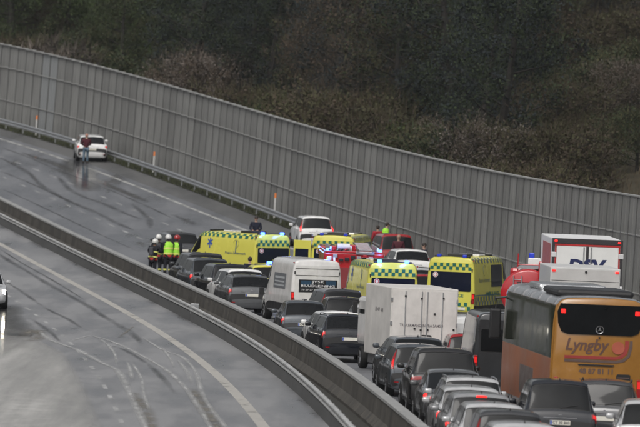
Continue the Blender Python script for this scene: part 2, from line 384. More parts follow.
    if antenna:
        p = LF.ev(g1+.5, 7); MB().add([(p.x-.018, p.y+.09, p.z), (p.x+.018, p.y+.09, p.z), (p.x+.02, p.y-.06, p.z), (p.x-.02, p.y-.06, p.z), (p.x, p.y-.07, p.z+.075), (p.x, p.y-.03, p.z+.08)],
             [(0, 1, 2, 3), (3, 2, 4), (1, 0, 5), (1, 5, 4, 2), (0, 3, 4, 5)]).build('antenna', BLACKP, root)
    if rails:
        for k in (5.25, 14-5.25):
            pts = [LF.ev(g1+.25+i*.45, k)+Vector((0, 0, .05 if 0 < i < 7 else .0)) for i in range(8)]
            MB().tube(pts, .018, 6).build('roof_rail', ALLOY if rails == 'alloy' else BLACKP, root, True)
    r = .32 if kind in ('hatch', 'saloon', 'estate', 'mpv') else .36
    wheels(root, r, .21, w_-.085, (L*.185, L*.80))
    if stripe: LF.both('stripe_band', [(g1-.5, 2.2), (g1-.5, 3.3), (g1+5.5, 3.3), (g1+5.5, 2.2)], stripe, root, off=.008, na=10, nk=2)
    return root, LF, dict(L=L, W=W, H=H, belt=belt, g0=g0, g1=g1)

# ------------------------------------------------------------------ panel van / ambulance
def van(label, x, Y, pm, yaw=0., L=5.9, W=2.0, H=2.6, cat='van', name='panel_van', glass=None, lights='dim', o=None, doorm=None):
    w_ = W/2; M = vehicle_matrix(x, Y, H*.75, yaw, 0, o); root = empty(name, M, label=label, cat=cat)
    zb = .32; st = [(0., H-.06, .955), (.035, H-.02, .99), (.12, H, 1.), (L*.25, H+.01, 1.), (L*.5, H+.01, 1.), (L*.66, H, 1.), (L*.70, H-.10, 1.), (L*.845, 1.38, .985), (L*.93, 1.13, .95), (L*.98, .95, .9), (L, .72, .8)]
    rings = []
    for i, (y, zt, wf) in enumerate(st):
        ww = w_*wf; s = (zt-zb)/(H-zb); ins = .03 if i == 0 else 0
        half = [(ww*.86, zb+ins), (ww*.985, zb+.10+ins), (ww, zb+s*.45), (ww*.995, zb+s*.85), (ww*.975, zb+s*1.25), (ww*.93, zt-.38*s), (ww*.875, zt-.12*s), (ww*.74, zt-.025*s), (0, zt+.015*s)]
        rings.append([(-a, y, z) for a, z in half]+[(a, y, z) for a, z in half[::-1][1:]])
    LF = Loft(rings, .4); LF.body('body', pm, root, 2, 2)        # ring 0..16
    LF.patch('windscreen', [(6.1, 6.2), (6.1, 9.8), (6.95, 10.2), (6.95, 5.8)], GLASS, root)
    LF.both('side_window', [(5.3, 4.3), (5.3, 5.7), (6.2, 5.7), (7.0, 4.3)], GLASS, root)
    for sx in (-1, 1):
        p = LF.ev(7.0, 4 if sx < 0 else 12)
        MB().box(p.x+.04 if sx > 0 else p.x-.22, p.x+.22 if sx > 0 else p.x-.04, p.y-.08, p.y+.06, p.z-.02, p.z+.27, .03).build('mirror', BLACKP, root)
        MB().box(p.x-.1, p.x+.1, p.y-.02, p.y+.02, p.z+.02, p.z+.06).build('mirror_arm', BLACKP, root)
        # tail lamps on the rear corner
        lx = sx*w_*.935
        t = MB().box(lx-.055, lx+.055, -.028, .10, .82, 1.22, .012).build('tail_light', TAIL, root)
        if lights != 'off': MB().box(lx-.04, lx+.04, -.036, .05, 1.0, 1.17).build('tail_lamp', TAILON if lights == 'on' else TAILDIM, t)
        MB().cyl((lx*.98, .0, H-.12), (0, 1, 0), .03, .05, 8).build('marker_lamp', TAIL, root)
    # rear doors: two leaves, seam, handle
    dm = doorm or pm
    for sx in (-1, 1):
        x0, x1 = (-w_*.86, -.008) if sx < 0 else (.008, w_*.86)
        panel('rear_door', x0, x1, zb+.22, H-.22, -.006, dm, root, .04, .012)
    for zz in (.9, H-.5):
        for sx in (-1, 1): MB().box(sx*w_*.87-.02, sx*w_*.87+.02, -.035, 0, zz-.06, zz+.06).build('hinge', BLACKP, root)
    MB().box(-.04, .04, -.05, -.012, 1.02, 1.16, .01).build('door_handle', BLACKP, root)
    MB().box(-w_*.93, w_*.93, -.07, .12, zb-.02, zb+.17, .02).build('bumper', BLACKP, root)
    pl = panel('number_plate', .12, .63, zb+.24, zb+.35, -.02, PLATE, root, .01)
    for sx in (-1, 1): LF.patch('lower_trim', [(.6, 1.1 if sx < 0 else 14.9), (.6, 1.9 if sx < 0 else 14.1), (6.5, 1.9 if sx < 0 else 14.1), (6.5, 1.1 if sx < 0 else 14.9)][::sx], BLACKP, root, off=.01, na=8, nk=1)
    wheels(root, .34, .23, w_-.11, (L*.22, L*.83))
    return root, LF, dict(L=L, W=W, H=H, w=w_, zb=zb)
def check_band(name, LF, side, a0, a1, k0, k1, na, m, parent, off=.012, rows=2):
    mb = MB()
    for i in range(na):
        for r in range(rows):
            if (i+r) % 2: continue
            A0 = a0+(a1-a0)*i/na; A1 = a0+(a1-a0)*(i+1)/na; K0 = k0+(k1-k0)*r/rows; K1 = k0+(k1-k0)*(r+1)/rows
            c = [(A0, K0), (A0, K1), (A1, K1), (A1, K0)]
            if side > 0: c = LF.mirror(c)[::-1]
            mb.add([LF.ev(*q)+LF.nrm(*q)*off for q in c], [(0, 1, 2, 3)])
    return mb.build(name, m, parent)
def rear_checks(x0, x1, z0, z1, n, y, m, parent, rows=2, phase=0):
    mb = MB(); dx = (x1-x0)/n; dz = (z1-z0)/rows
    for i in range(n):
        for r in range(rows):
            if (i+r+phase) % 2: continue
            mb.box(x0+i*dx, x0+(i+1)*dx, y-.004, y+.004, z0+r*dz, z0+(r+1)*dz)
    return mb.build('check_band', m, parent)
def beacon(parent, x, y, z, on=True, w_=.16, d=.12, h=.11):
    b = MB().box(x-w_/2, x+w_/2, y-d/2, y+d/2, z, z+h, .02).build('beacon', BLUEON if on else BLUEOFF, parent)
    if on:
        ld = bpy.data.lights.new('beacon_glow', 'POINT'); ld.color = (.15, .3, 1.); ld.energy = 14; ld.shadow_soft_size = .12
        lo = bpy.data.objects.new('beacon_glow', ld); COL.objects.link(lo); lo.parent = parent; lo.location = (x, y-.45, z+h+.05)
    return b
def star_of_life(cx, cz, r, place, m, parent):
    mb = MB()
    for i in range(3):
        a = math.radians(90+60*i); c, s = math.cos(a), math.sin(a); hw = r*.17
        q = [(-s*hw+c*r, c*hw+s*r), (s*hw+c*r, -c*hw+s*r), (s*hw-c*r, -c*hw-s*r), (-s*hw-c*r, c*hw-s*r)]
        mb.add([place(cx+u, cz+v) for u, v in q], [(0, 1, 2, 3)])
    return mb.build('star_emblem', m, parent)
BLUEINK = mat('blue_emblem', (.03, .09, .35), .5)
REDINK = mat('red_mark', (.5, .03, .03), .5)
def ambulance(label, x, Y, yaw=0., H=2.62, L=5.9, W=2.0, beacons=(1, 1), doors_open=False, o=None, words=False):
    root, LF, d = van(label, x, Y, YELLOW, yaw, L, W, H, 'ambulance', 'ambulance', o=o)
    w_ = d['w']
    rear_checks(-w_*.84, w_*.84, H-.50, H-.24, 13, -.024, GREEN, root)
    rwz0, rwz1 = 1.28, H-.58
    panel('rear_window', -w_*.82, w_*.84, rwz0, rwz1, -.014, TGLASS, root, .05, .012)
    s = MB().cyl((-w_*.62, -.03, rwz1-.13), (0, 1, 0), .105, .012, 16).build('round_sign', PRINTW, root)
    MB().cyl((-w_*.62, -.037, rwz1-.13), (0, 1, 0), .085, .008, 16).build('sign_ring', REDINK, s)
    MB().cyl((-w_*.62, -.042, rwz1-.13), (0, 1, 0), .055, .008, 16).build('sign_centre', PRINTW, s)
    MB().cyl((0, -.03, rwz0+.1), (0, 1, 0), .055, .012, 14).build('round_badge', CHROME, root)
    rear_text('lettering', 'AMBULANCE', -w_*.62, w_*.55, rwz0-.22, rwz0-.09, -.022, GREEN, root, bold=.02)
    rear_checks(-w_*.84, w_*.84, .55, .85, 13, -.023, GREEN, root)
    for sd_ in (-1, 1):
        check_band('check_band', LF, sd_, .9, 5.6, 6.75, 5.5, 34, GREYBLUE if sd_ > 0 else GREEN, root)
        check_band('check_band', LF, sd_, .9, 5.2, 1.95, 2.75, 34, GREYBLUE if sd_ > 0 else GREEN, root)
        c = [(.6, 2.83), (.6, 2.97), (6.0, 2.97), (6.0, 2.83)]
        LF.patch('side_stripe', c if sd_ < 0 else LF.mirror(c)[::-1], GREYBLUE, root, off=.01, na=8, nk=1)
        c = [(3.55, 3.7), (3.55, 5.2), (4.85, 5.2), (4.85, 3.7)] if sd_ > 0 else [(2.9, 4.1), (2.9, 5.1), (2.95, 5.1), (2.95, 4.1)]
        LF.patch('side_window' if sd_ > 0 else 'door_seam', c if sd_ < 0 else LF.mirror(c)[::-1], TGLASS if sd_ > 0 else GREYBLUE, root, off=.012, na=5, nk=4)
        def side_place(u, v, sd_=sd_):   # u along travel (y metres), v height -> point on the flank
            a = 2+ (u-L*.1)/(L*.4)*2.2; k = 4.2+(v-1.45)/.42
            kk = k if sd_ < 0 else 16-k
            return LF.ev(a, kk)+LF.nrm(a, kk)*.014
        if sd_ < 0: star_of_life(L*.52, 1.72, .20, side_place, BLUEINK, root)
        yy0, yy1 = L*.18, L*.36
        if sd_ < 0: text('lettering', 'Region Syddanmark', lambda u, v: side_place(yy1-(yy1-yy0)*u, 1.35+.12*v), GREYBLUE, root, bold=.01)
        else:
            text('lettering', 'Region Syddanmark', lambda u, v: side_place(yy0+(yy1-yy0)*u, 1.40+.12*v), GREYBLUE, root, bold=.01)
            text('lettering', 'AMBULANCE', lambda u, v: side_place(L*.28+L*.25*u, .86+.2*v), GREEN, root, bold=.02)
        # outlined figure mark on the flank
        mk = MB(); pts = [side_place(L*.27+.16*math.cos(t), 1.72+.16*math.sin(t)) for t in [i*math.pi/6 for i in range(10)]]; mk.tube(pts, .006, 4); mk.build('outline_mark', GREYBLUE, root)
    # roof equipment and light bars
    MB().box(-w_*.45, w_*.35, L*.16, L*.30, H+.0, H+.10, .03).build('roof_vent', BLACKP, root)
    MB().box(-w_*.5, w_*.5, L*.36, L*.50, H+.0, H+.08, .03).build('roof_unit', WHITED, root)
    bb = MB().box(-w_*.72, w_*.72, .10, .22, H-.04, H+.045, .015).build('light_bar', BLACKP, root)
    beacon(root, -w_*.52, .08, H-.01, beacons[0]); beacon(root, w_*.52, .08, H-.01, beacons[1])
    MB().box(-w_*.5, w_*.5, L*.63, L*.67, H-.03, H+.07, .03).build('front_light_bar', GLASS, root)
    if doors_open:
        hd = MB().box(-.80, .0, -.05, .0, .45, H-.25, .015).build('open_door', YELLOW, root)
        hd.location = (-w_*.95, -.02, 0); hd.rotation_euler = (0, 0, math.radians(-12))
        MB().box(-.72, -.10, -.06, .01, 1.25, H-.62).build('door_window', TGLASS, hd)
    return root, LF, d
# ================================================================== SETTING
def sheet(name, o0, o1, Y0, Y1, m, dz=0., no=2, step=4., parent=None, kind='structure'):
    n = max(2, int((Y1-Y0)/step)); vs = []; fs = []
    for i in range(n+1):
        Y = Y0+(Y1-Y0)*i/n
        a, b = (o0(Y) if callable(o0) else o0), (o1(Y) if callable(o1) else o1)
        for j in range(no+1): vs.append(road(a+(b-a)*j/no, Y, dz))
    k = no+1
    for i in range(n):
        for j in range(no): fs.append((i*k+j, (i+1)*k+j, (i+1)*k+j+1, i*k+j+1))
    o = MB().add(vs, fs).build(name, m, parent, True)
    if kind: o['kind'] = kind
    return o
def sweep(name, prof, oc, Y0, Y1, m, parent=None, step=2., dz=0., smooth=False):
    """prof: (do,h) closed loop, swept along the road at offset oc"""
    n = max(2, int((Y1-Y0)/step)); k = len(prof); vs = []; fs = []
    for i in range(n+1):
        Y = Y0+(Y1-Y0)*i/n; c = oc(Y) if callable(oc) else oc
        for do, h in prof: vs.append(road(c+do, Y, h+dz))
    for i in range(n):
        for j in range(k): fs.append((i*k+j, i*k+(j+1) % k, (i+1)*k+(j+1) % k, (i+1)*k+j))
    fs += [tuple(range(k)), tuple(range(n*k+k-1, n*k-1, -1))]
    return MB().add(vs, fs).build(name, m, parent, smooth)

# wet asphalt: darker, shinier wet patches on dull grey
def asphalt(name, c0, c1, r0, r1, lo=.30, hi=.58):
    m = bpy.data.materials.new(name); m.use_nodes = True; n = m.node_tree.nodes; l = m.node_tree.links; b = n['Principled BSDF']
    tc = n.new('ShaderNodeTexCoord'); mp = n.new('ShaderNodeMapping'); mp.inputs['Scale'].default_value = (1, .13, 1); mp.inputs['Rotation'].default_value = (0, 0, math.radians(-6))
    l.new(tc.outputs['Object'], mp.inputs[0])
    a = n.new('ShaderNodeTexNoise'); a.inputs['Scale'].default_value = .55; a.inputs['Detail'].default_value = 8; a.inputs['Roughness'].default_value = .62
    l.new(mp.outputs[0], a.inputs['Vector'])
    f = n.new('ShaderNodeTexNoise'); f.inputs['Scale'].default_value = 14; f.inputs['Detail'].default_value = 5; l.new(tc.outputs['Object'], f.inputs['Vector'])
    mr = n.new('ShaderNodeMapRange'); mr.inputs[1].default_value = lo; mr.inputs[2].default_value = hi; l.new(a.outputs[0], mr.inputs[0])
    mx = n.new('ShaderNodeMix'); mx.data_type = 'RGBA'; mx.inputs[6].default_value = (*c0, 1); mx.inputs[7].default_value = (*c1, 1)
    l.new(mr.outputs[0], mx.inputs[0])
    m2 = n.new('ShaderNodeMix'); m2.data_type = 'RGBA'; m2.blend_type = 'MULTIPLY'; m2.inputs[0].default_value = .5
    l.new(mx.outputs[2], m2.inputs[6]); l.new(f.outputs[0], m2.inputs[7]); l.new(m2.outputs[2], b.inputs['Base Color'])
    rr = n.new('ShaderNodeMapRange'); rr.inputs[3].default_value = r0; rr.inputs[4].default_value = r1; l.new(mr.outputs[0], rr.inputs[0]); l.new(rr.outputs[0], b.inputs['Roughness'])
    bp = n.new('ShaderNodeBump'); bp.inputs['Strength'].default_value = .25; bp.inputs['Distance'].default_value = .006; l.new(f.outputs[0], bp.inputs['Height']); l.new(bp.outputs[0], b.inputs['Normal'])
    b.inputs['Specular IOR Level'].default_value = .9
    return m
ASPH = asphalt('wet_asphalt', (.09, .093, .10), (.205, .211, .224), .16, .68, .32, .60)
ASPHL = asphalt('wet_asphalt_oncoming', (.13, .131, .135), (.30, .301, .305), .18, .72)
SHOULD = asphalt('shoulder_asphalt', (.08, .08, .078), (.135, .134, .13), .35, .7)
def worn(name, col, rough, cov, scale=1.2, soft=.2, stretch=(1, .25, 1)):
    """a worn coat: paint or slush broken up by noise"""
    m = mat(name, col, rough, 0, .5, .18, 2.); n = m.node_tree.nodes; l = m.node_tree.links
    b = n['Principled BSDF']; out = n['Material Output']
    tc = n.new('ShaderNodeTexCoord'); mp = n.new('ShaderNodeMapping'); mp.inputs['Scale'].default_value = stretch; l.new(tc.outputs['Object'], mp.inputs[0])
    ns = n.new('ShaderNodeTexNoise'); ns.inputs['Scale'].default_value = scale; ns.inputs['Detail'].default_value = 7; ns.inputs['Roughness'].default_value = .6; l.new(mp.outputs[0], ns.inputs['Vector'])
    mr = n.new('ShaderNodeMapRange'); mr.inputs[1].default_value = 1-cov-soft*.5; mr.inputs[2].default_value = 1-cov+soft*.5; l.new(ns.outputs[0], mr.inputs[0])
    at = n.new('ShaderNodeAttribute'); at.attribute_name = 'edge'
    mu = n.new('ShaderNodeMath'); mu.operation = 'MULTIPLY'; l.new(mr.outputs[0], mu.inputs[0]); l.new(at.outputs['Fac'], mu.inputs[1])
    tr = n.new('ShaderNodeBsdfTransparent'); mx = n.new('ShaderNodeMixShader'); l.new(mu.outputs[0], mx.inputs[0]); l.new(tr.outputs[0], mx.inputs[1]); l.new(b.outputs[0], mx.inputs[2]); l.new(mx.outputs[0], out.inputs['Surface'])
    return m
def edge_attr(o, vals):
    a = o.data.attributes.new('edge', 'FLOAT', 'POINT'); a.data.foreach_set('value', vals)
LINE = worn('road_paint', (.42, .42, .40), .5, .62, 1.6, .35)
LINED = worn('dash_paint', (.44, .44, .43), .5, .58, 1.6, .45)
LINEW = worn('road_paint_warm', (.42, .40, .36), .5, .72, 1.6, .3)
def flat(name, o0, o1, Y0, Y1, m, dz, parent=None, step=4., kind='structure'):
    o = sheet(name, o0, o1, Y0, Y1, m, dz, 1, step, parent, None if parent else kind); edge_attr(o, [1.]*len(o.data.vertices)); return o

# ground: one sheet from under the roads to the wooded hill behind the wall
GRASS = mat('rough_grass', (.05, .043, .028), .9, 0, .2, .55, .5, 0, 0, .8, 3, .05); 
def hill(o, Y):
    if o > 41: return min((o-41)*.35, 13)  # unseen left bank, added to darken reflections in the side glass
    if o > -2.5: return 0.
    d = -o-2.5; rise = .34-.10*max(0, min(1, (Y-330)/120))
    return min(d*rise, 9+.02*d)+.5*math.sin(d*.21+Y*.05)*min(1, d/10)
vs, fs = [], []
os_ = [420, 300, 160, 120, 92, 70, 56, 46, 38, 34, 28, 20, 16, 10, 4, .6, -1, -2.5, -4, -6, -9, -13, -18, -24, -32, -42, -55, -75, -105, -160, -260, -420]
Ys = [-420, -300, -200, -140, -100, -70, -45, -20, 20, 60, 100, 130]+list(range(150, 620, 8))+[640, 680, 740, 820, 900]
for Y in Ys:
    for o in os_:
        oo = max(min(o, 60), -60); p = road(oo, Y, -.28+hill(o, Y))
        X, Z, hd, b = path(Y); n_ = math.sqrt(1+hd*hd); vs.append((X-o/n_, Y+o*hd/n_*max(0, 1-abs(o)/700), p.z+max(0, min(20, (-Y-35)*.3))))  # unseen rise behind the camera, added to darken reflections in rear windows
k = len(os_)
for i in range(len(Ys)-1):
    for j in range(k-1): fs.append((i*k+j, (i+1)*k+j, (i+1)*k+j+1, i*k+j+1))
g = MB().add(vs, fs).build('ground', GRASS, None, True); g['kind'] = 'structure'
YN, YF = 118., 620.
sheet('carriageway', 3.0, W_BAR-.05, YN, YF, ASPH, 0., 6)
sheet('hard_shoulder', 1.15, 3.0, YN, YF, SHOULD, 0., 2)
VERGE = mat('wet_verge', (.035, .038, .024), .9, 0, .2, .5, 1.2, 0, 0, .8, 6, .05)
sheet('verge', -2.5, 1.15, YN, YF, VERGE, .03, 4)
def obl(Y): t = (min(max(Y, 165), 400)-310)/100; return 16.62+.0138*t+.2251*t*t     # rail beside the oncoming side
def oed(Y): t = (min(max(Y, 165), 400)-310)/100; return 18.75+.0138*t+.1057*t*t
sheet('oncoming_carriageway', lambda Y: obl(Y)+.05, 36., YN, 470., ASPHL, 0., 8)
sheet('median_strip', W_BAR-.05, lambda Y: obl(Y)+.05, YN, 470., mat('median_gravel', (.05, .048, .042), .9, 0, .3, .4, 3, 0, 0, .8, 12), .02, 2)
# painted lines
flat('edge_line', 3.66, 3.92, YN, YF, LINE, .004)
flat('median_edge_line', 14.95, 15.15, YN, YF, LINE, .004)
flat('oncoming_edge_line', lambda Y: oed(Y)-.16, lambda Y: oed(Y)+.16, YN, 470., LINEW, .004)
def dashes(oc, Yphase, per, ln, Y0, Y1, wd=.13):
    mb = MB(); Y = Y0+(Yphase-Y0) % per
    while Y < Y1:
        mb.add([road(oc-wd/2, Y-ln/2, .004), road(oc+wd/2, Y-ln/2, .004), road(oc+wd/2, Y+ln/2, .004), road(oc-wd/2, Y+ln/2, .004)], [(0, 3, 2, 1)]); Y += per
    o = mb.build('lane_marking', LINED, None); o['kind'] = 'structure'; edge_attr(o, [1.]*len(o.data.vertices))
dashes(10.72, 409.8, 6.33, 2.5, YN, YF); dashes(7.47, 393.5, 6.3, 2.5, YN, YF); dashes(22.62, 218.7, 7.2, 2.9, YN, 470.); dashes(26.3, 218.7, 7.2, 2.9, YN, 470.)
# tyre tracks and slush
def track(pts, wpx, m, name='tyre_track', dz=.008, taper=True, o=18., Y=260.):
    P3 = []
    for x, y in pts:
        o_, Y_ = solve(x, y, 0., o, Y); P3.append((o_, Y_))
    # smooth resample
    Q = []
    for i in range(len(P3)-1):
        p0, p1, p2, p3 = P3[max(i-1, 0)], P3[i], P3[i+1], P3[min(i+2, len(P3)-1)]
        for s in range(6):
            t = s/6; f = lambda a, b, c, d: .5*(2*b+(c-a)*t+(2*a-5*b+4*c-d)*t*t+(3*b-a-3*c+d)*t**3)
            Q.append((f(p0[0], p1[0], p2[0], p3[0]), f(p0[1], p1[1], p2[1], p3[1])))
    Q.append(P3[-1]); vs, fs, ev = [], [], []
    n = len(Q)
    for i, (o_, Y_) in enumerate(Q):
        wd = wpx*(.6+.4*min(1, i/4, (n-1-i)/4))*(.9+.14*math.sin(i*.55+wpx*40))
        e = min(1, i/3, (n-1-i)/3) if taper else 1.
        for j, kx in enumerate((-1, -.6, 0, .6, 1)): vs.append(road(o_+wd*kx/2, Y_, dz)); ev.append((0, .5, 1, .5, 0)[j]*e)
    for i in range(n-1):
        for j in range(4): fs.append((i*5+j, i*5+j+1, (i+1)*5+j+1, (i+1)*5+j))
    ob = MB().add(vs, fs).build(name, m, None); ob['kind'] = 'structure'; edge_attr(ob, ev); return ob
DARKT = worn('dark_wet_track', (.05, .05, .053), .2, .49, 1.2, .5, (1, .08, 1))  # wet track; its dark reflection of the wood is put into the colour
SLUSH = worn('pale_slush', (.46, .46, .45), .7, .56, 3., .45, (1, .12, 1))
SLUSHB = worn('brown_slush', (.20, .185, .155), .7, .50, 2.4, .35, (1, .3, 1))
PALE = worn('thin_slush', (.45, .44, .415), .5, .66, .9, .7, (1, .045, 1))
for pts, wd in (([(0, 158), (17, 166), (31, 175), (42, 186), (56, 194.5), (73, 203), (93, 211), (112.5, 221), (135, 231)], .55),
                ([(57.6, 176), (67.5, 187.5), (81.5, 196), (104, 204), (126.5, 214), (143.5, 220)], .55),
                ([(0, 147), (30, 158), (60, 171), (100, 186), (140, 203), (180, 222)], .35),
                ([(0, 171), (25, 181), (60, 197), (95, 214)], .35), ([(132, 204), (143, 213), (149, 220), (150.5, 229)], .5),
                ([(170, 214), (190, 222), (196, 226)], .7), ([(0, 188), (40, 206), (90, 230), (140, 252)], .25)):
    track(pts, wd, DARKT)
for pts, wd in (([(-4, 252), (10, 261.4), (28, 272), (49, 284.6), (70, 296), (90, 307), (103, 316), (131, 333), (142, 345)], .42),
                ([(0, 249), (20, 262), (52, 280), (86, 301)], .2),
                ([(8.5, 283), (28, 296), (46, 308.5), (67.5, 319), (86, 331)], .28), ([(30, 318), (50, 332), (60, 342)], .3),
                ([(0, 330), (14, 336), (24, 333)], 1.3), ([(104, 344), (124, 350), (150, 366), (176, 395)], .3)):
    track(pts, wd, DARKT, o=22.)
for pts, wd in (([(37.6, 330), (52.6, 341), (77.6, 350), (100, 362), (117.5, 371), (127.5, 389), (135, 405), (144, 424), (146, 432)], .30),
                ([(67.6, 342.5), (90, 336), (102.7, 341), (114, 352.6), (116.5, 365)], .16),
                ([(95, 336), (120, 345), (145, 357.6), (167.6, 371), (182.6, 385), (194, 400), (206.4, 420), (214, 434)], .24),
                ([(142.6, 337.5), (162.6, 350), (182.6, 357.6), (195, 371), (201, 390), (210, 407.6), (225, 427), (230, 434)], .2),
                ([(177.6, 360), (186.4, 371), (194, 386)], .22), ([(127.5, 362), (130, 370), (132.5, 380)], .22), ([(131, 362), (141, 377.6), (144, 395), (150, 412)], .15),
                ([(160, 346), (170, 358), (174, 368)], .15)):
    track(pts, wd, SLUSH, dz=.012, o=22.)
for pts, wd in (([(134, 392), (141, 405), (150, 420), (156, 434)], .55), ([(192, 388), (200, 402), (212, 420), (222, 436)], .55), ([(118, 338), (128, 331), (134, 326)], .18), ([(22, 338), (34, 330), (40, 336), (30, 342)], .9)):
    track(pts, wd, SLUSHB, dz=.010, o=22.)
WET = worn('standing_water', (.06, .06, .064), .07, .75, .8, .4, (1, .1, 1))
track([(0, 304), (1, 316), (2, 330), (2, 346), (1, 356)], 2.4, WET, 'wet_patch', .005, o=24.)
track([(73, 158), (77, 168), (82, 178), (90, 192)], 2.6, WET, 'wet_patch', .007, o=5., Y=420.)
track([(20, 152), (60, 166), (110, 186), (150, 203)], .9, WET, 'wet_patch', .006, o=5., Y=420.)
# pale slush film over the oncoming lanes, lower left
EDG = [(-6, 318), (10, 327), (24, 333), (38, 339), (52, 346), (65, 353), (77.6, 372.6), (87.7, 390), (97.7, 412.7), (106, 432), (112, 448)]
vs, fs, ev = [], [], []
for i, (x, y) in enumerate(EDG):
    o_, Y_ = solve(x, y, 0., 24., 200.)
    for j, a in enumerate((0, .18, .5, 3, 6, 12)): vs.append(road(o_+a, Y_+(.0 if i else 0), .006)); ev.append((0, .6, .9, 1, 1, 1)[j]*(0, .12, .3, .55, .85, 1, 1, 1, 1, 1, 1)[i])
for i in range(len(EDG)-1):
    for j in range(5): fs.append((i*6+j, i*6+j+1, (i+1)*6+j+1, (i+1)*6+j))
o = MB().add(vs, fs).build('slush_film', PALE, None); o['kind'] = 'structure'; edge_attr(o, ev)

# ------------------------------------------------------------------ noise wall: columns of three stacked panels
WALLH, T1, T2 = 5.373, 1.698, 3.890
wall = empty('noise_wall', Matrix.Translation(road(0, 350)), label='long grey concrete noise wall of tall panels behind the guard rail', cat='wall')
wp = road(0, 350)
def wchild(o, M): o.parent = wall; o.matrix_parent_inverse = Matrix.Translation(-wp); o.matrix_world = M
STEPW = 2.15
PM = MB().box(-STEPW/2+.025, STEPW/2-.025, -.02, .10, -.35, WALLH-.03, .012)
PM.box(-.02, .02, -.034, -.019, -.3, WALLH-.05)
PM = PM.mesh('panel'); PMP = PM.copy(); PM.materials.append(PANEL); PMP.materials.append(PANELP)
pmesh = MB().box(-.045, .045, -.062, .2, -.4, WALLH-.05).mesh('post'); pmesh.materials.append(POSTM)
lmesh = MB().box(-STEPW/2+.05, STEPW/2-.05, -.045, .0, -.03, .03, .008).mesh('ledge'); lmesh.materials.append(LEDGE)
cmesh = MB().box(-STEPW/2+.006, STEPW/2-.006, -.07, .16, -.03, .04, .012).mesh('coping'); cmesh.materials.append(LEDGE)
Y = 262.; ci = 0
Yl = []
while Y < 476:
    Yl.append(Y); p = road(0, Y); q = road(0, Y+1); Y += STEPW/((q-p).length)
for ci, Y in enumerate(Yl):
    p = road(0, Y); t = (road(0, Y+1)-road(0, Y-1))
    f = Vector((t.x, t.y, 0)).normalized(); r = Vector((f.y, -f.x, 0))          # panel x along travel, y away from the road
    slope = t.z/Vector((t.x, t.y, 0)).length
    M = Matrix(((f.x, r.x, 0, p.x), (f.y, r.y, 0, p.y), (slope, 0, 1, p.z), (0, 0, 0, 1)))
    xp = proj(p)[0]; pale = 40 < xp < 54
    jt = random.uniform(-.012, .012)
    for j in range(1):
        o = obj('panel', PMP if pale else PM, None); wchild(o, M @ Matrix.Translation((0, jt+random.uniform(-.006, .006), 0)))
    o = obj('post', pmesh, None); wchild(o, M @ Matrix.Translation((-STEPW/2, 0, 0)))
    for z in (T1, T2): o = obj('ledge', lmesh, None); wchild(o, M @ Matrix.Translation((0, 0, z)))
    o = obj('coping', cmesh, None); wchild(o, M @ Matrix.Translation((0, 0, WALLH)))
# ------------------------------------------------------------------ guard rail by the wall
WPROF = [(.03, .66), (.08, .62), (.08, .57), (.02, .52), (.02, .47), (.08, .42), (.08, .37), (.03, .33), (.015, .33), (.06, .38), (.06, .41), (0, .46), (0, .53), (.06, .58), (.06, .61), (.015, .66)]
gr = empty('guard_rail', Matrix.Translation(road(1.0, 350)), label='galvanised guard rail along the foot of the noise wall', cat='guard rail')
gp = road(1.0, 350)
def into(o, root, p): o.parent = root; o.matrix_parent_inverse = Matrix.Translation(-p); return o
for i in range(56):
    Y0 = 236+i*4.4
    into(sweep('rail_beam', WPROF, 1.0, Y0, Y0+4.38, STEELG, None, 2.2), gr, gp)
pm2 = MB().box(-.04, .04, -.05, .05, -.3, .62).mesh('post'); pm2.materials.append(STEELG)
for i in range(57):
    o = obj('post', pm2, None); into(o, gr, gp); o.matrix_world = Matrix.Translation(road(.93, 236+i*4.4))
# ------------------------------------------------------------------ median: tall concrete barrier, low wall with twin rail
mbr = empty('median_barrier', Matrix.Translation(road(W_BAR, 260)), label='tall stained concrete median barrier beside the queue of traffic', cat='barrier'); mp_ = road(W_BAR, 260)
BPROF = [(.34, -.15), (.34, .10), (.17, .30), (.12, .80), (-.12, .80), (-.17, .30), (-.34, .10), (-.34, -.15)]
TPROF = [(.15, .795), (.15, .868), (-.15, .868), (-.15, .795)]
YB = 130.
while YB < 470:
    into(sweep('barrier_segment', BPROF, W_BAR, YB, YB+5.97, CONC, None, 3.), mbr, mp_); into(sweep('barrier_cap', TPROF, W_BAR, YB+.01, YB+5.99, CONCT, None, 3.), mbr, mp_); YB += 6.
lw = empty('median_guard_rail', Matrix.Translation(road(obl(260), 260)), label='low concrete plinth with twin steel rails beside the oncoming lanes', cat='guard rail'); lp = road(obl(260), 260)
LP = [(.15, -.15), (.15, .36), (-.10, .36), (-.10, -.15)]
R1 = [(.10, .60), (.17, .575), (.17, .535), (.10, .51), (.05, .53), (.05, .58)]
R2 = [(.10, .47), (.17, .445), (.17, .405), (.10, .38), (.05, .40), (.05, .45)]
RAILP = mat('weathered_rail', (.42, .42, .41), .5, .15, .5, .35, 1.5)
DKC = mat('dark_plinth', (.085, .085, .082), .7, 0, .4, .3, 1.5, 0, 0, .3, 20, .12, (1, 1, .3))
YB = 130.
while YB < 460:
    into(sweep('plinth_segment', LP, obl, YB, YB+5.97, DKC, None, 3.), lw, lp); into(sweep('rail_beam', R1, obl, YB, YB+5.985, RAILP, None, 3.), lw, lp); into(sweep('rail_beam', R2, obl, YB, YB+5.985, RAILP, None, 3.), lw, lp); YB += 6.
YB = 131.
pm3 = MB().box(-.05, .05, -.03, .03, .30, .52).mesh('post'); pm3.materials.append(STEELG)
while YB < 460:
    o = obj('post', pm3, None); into(o, lw, lp); o.matrix_world = Matrix.Translation(road(obl(YB), YB)); YB += 2.
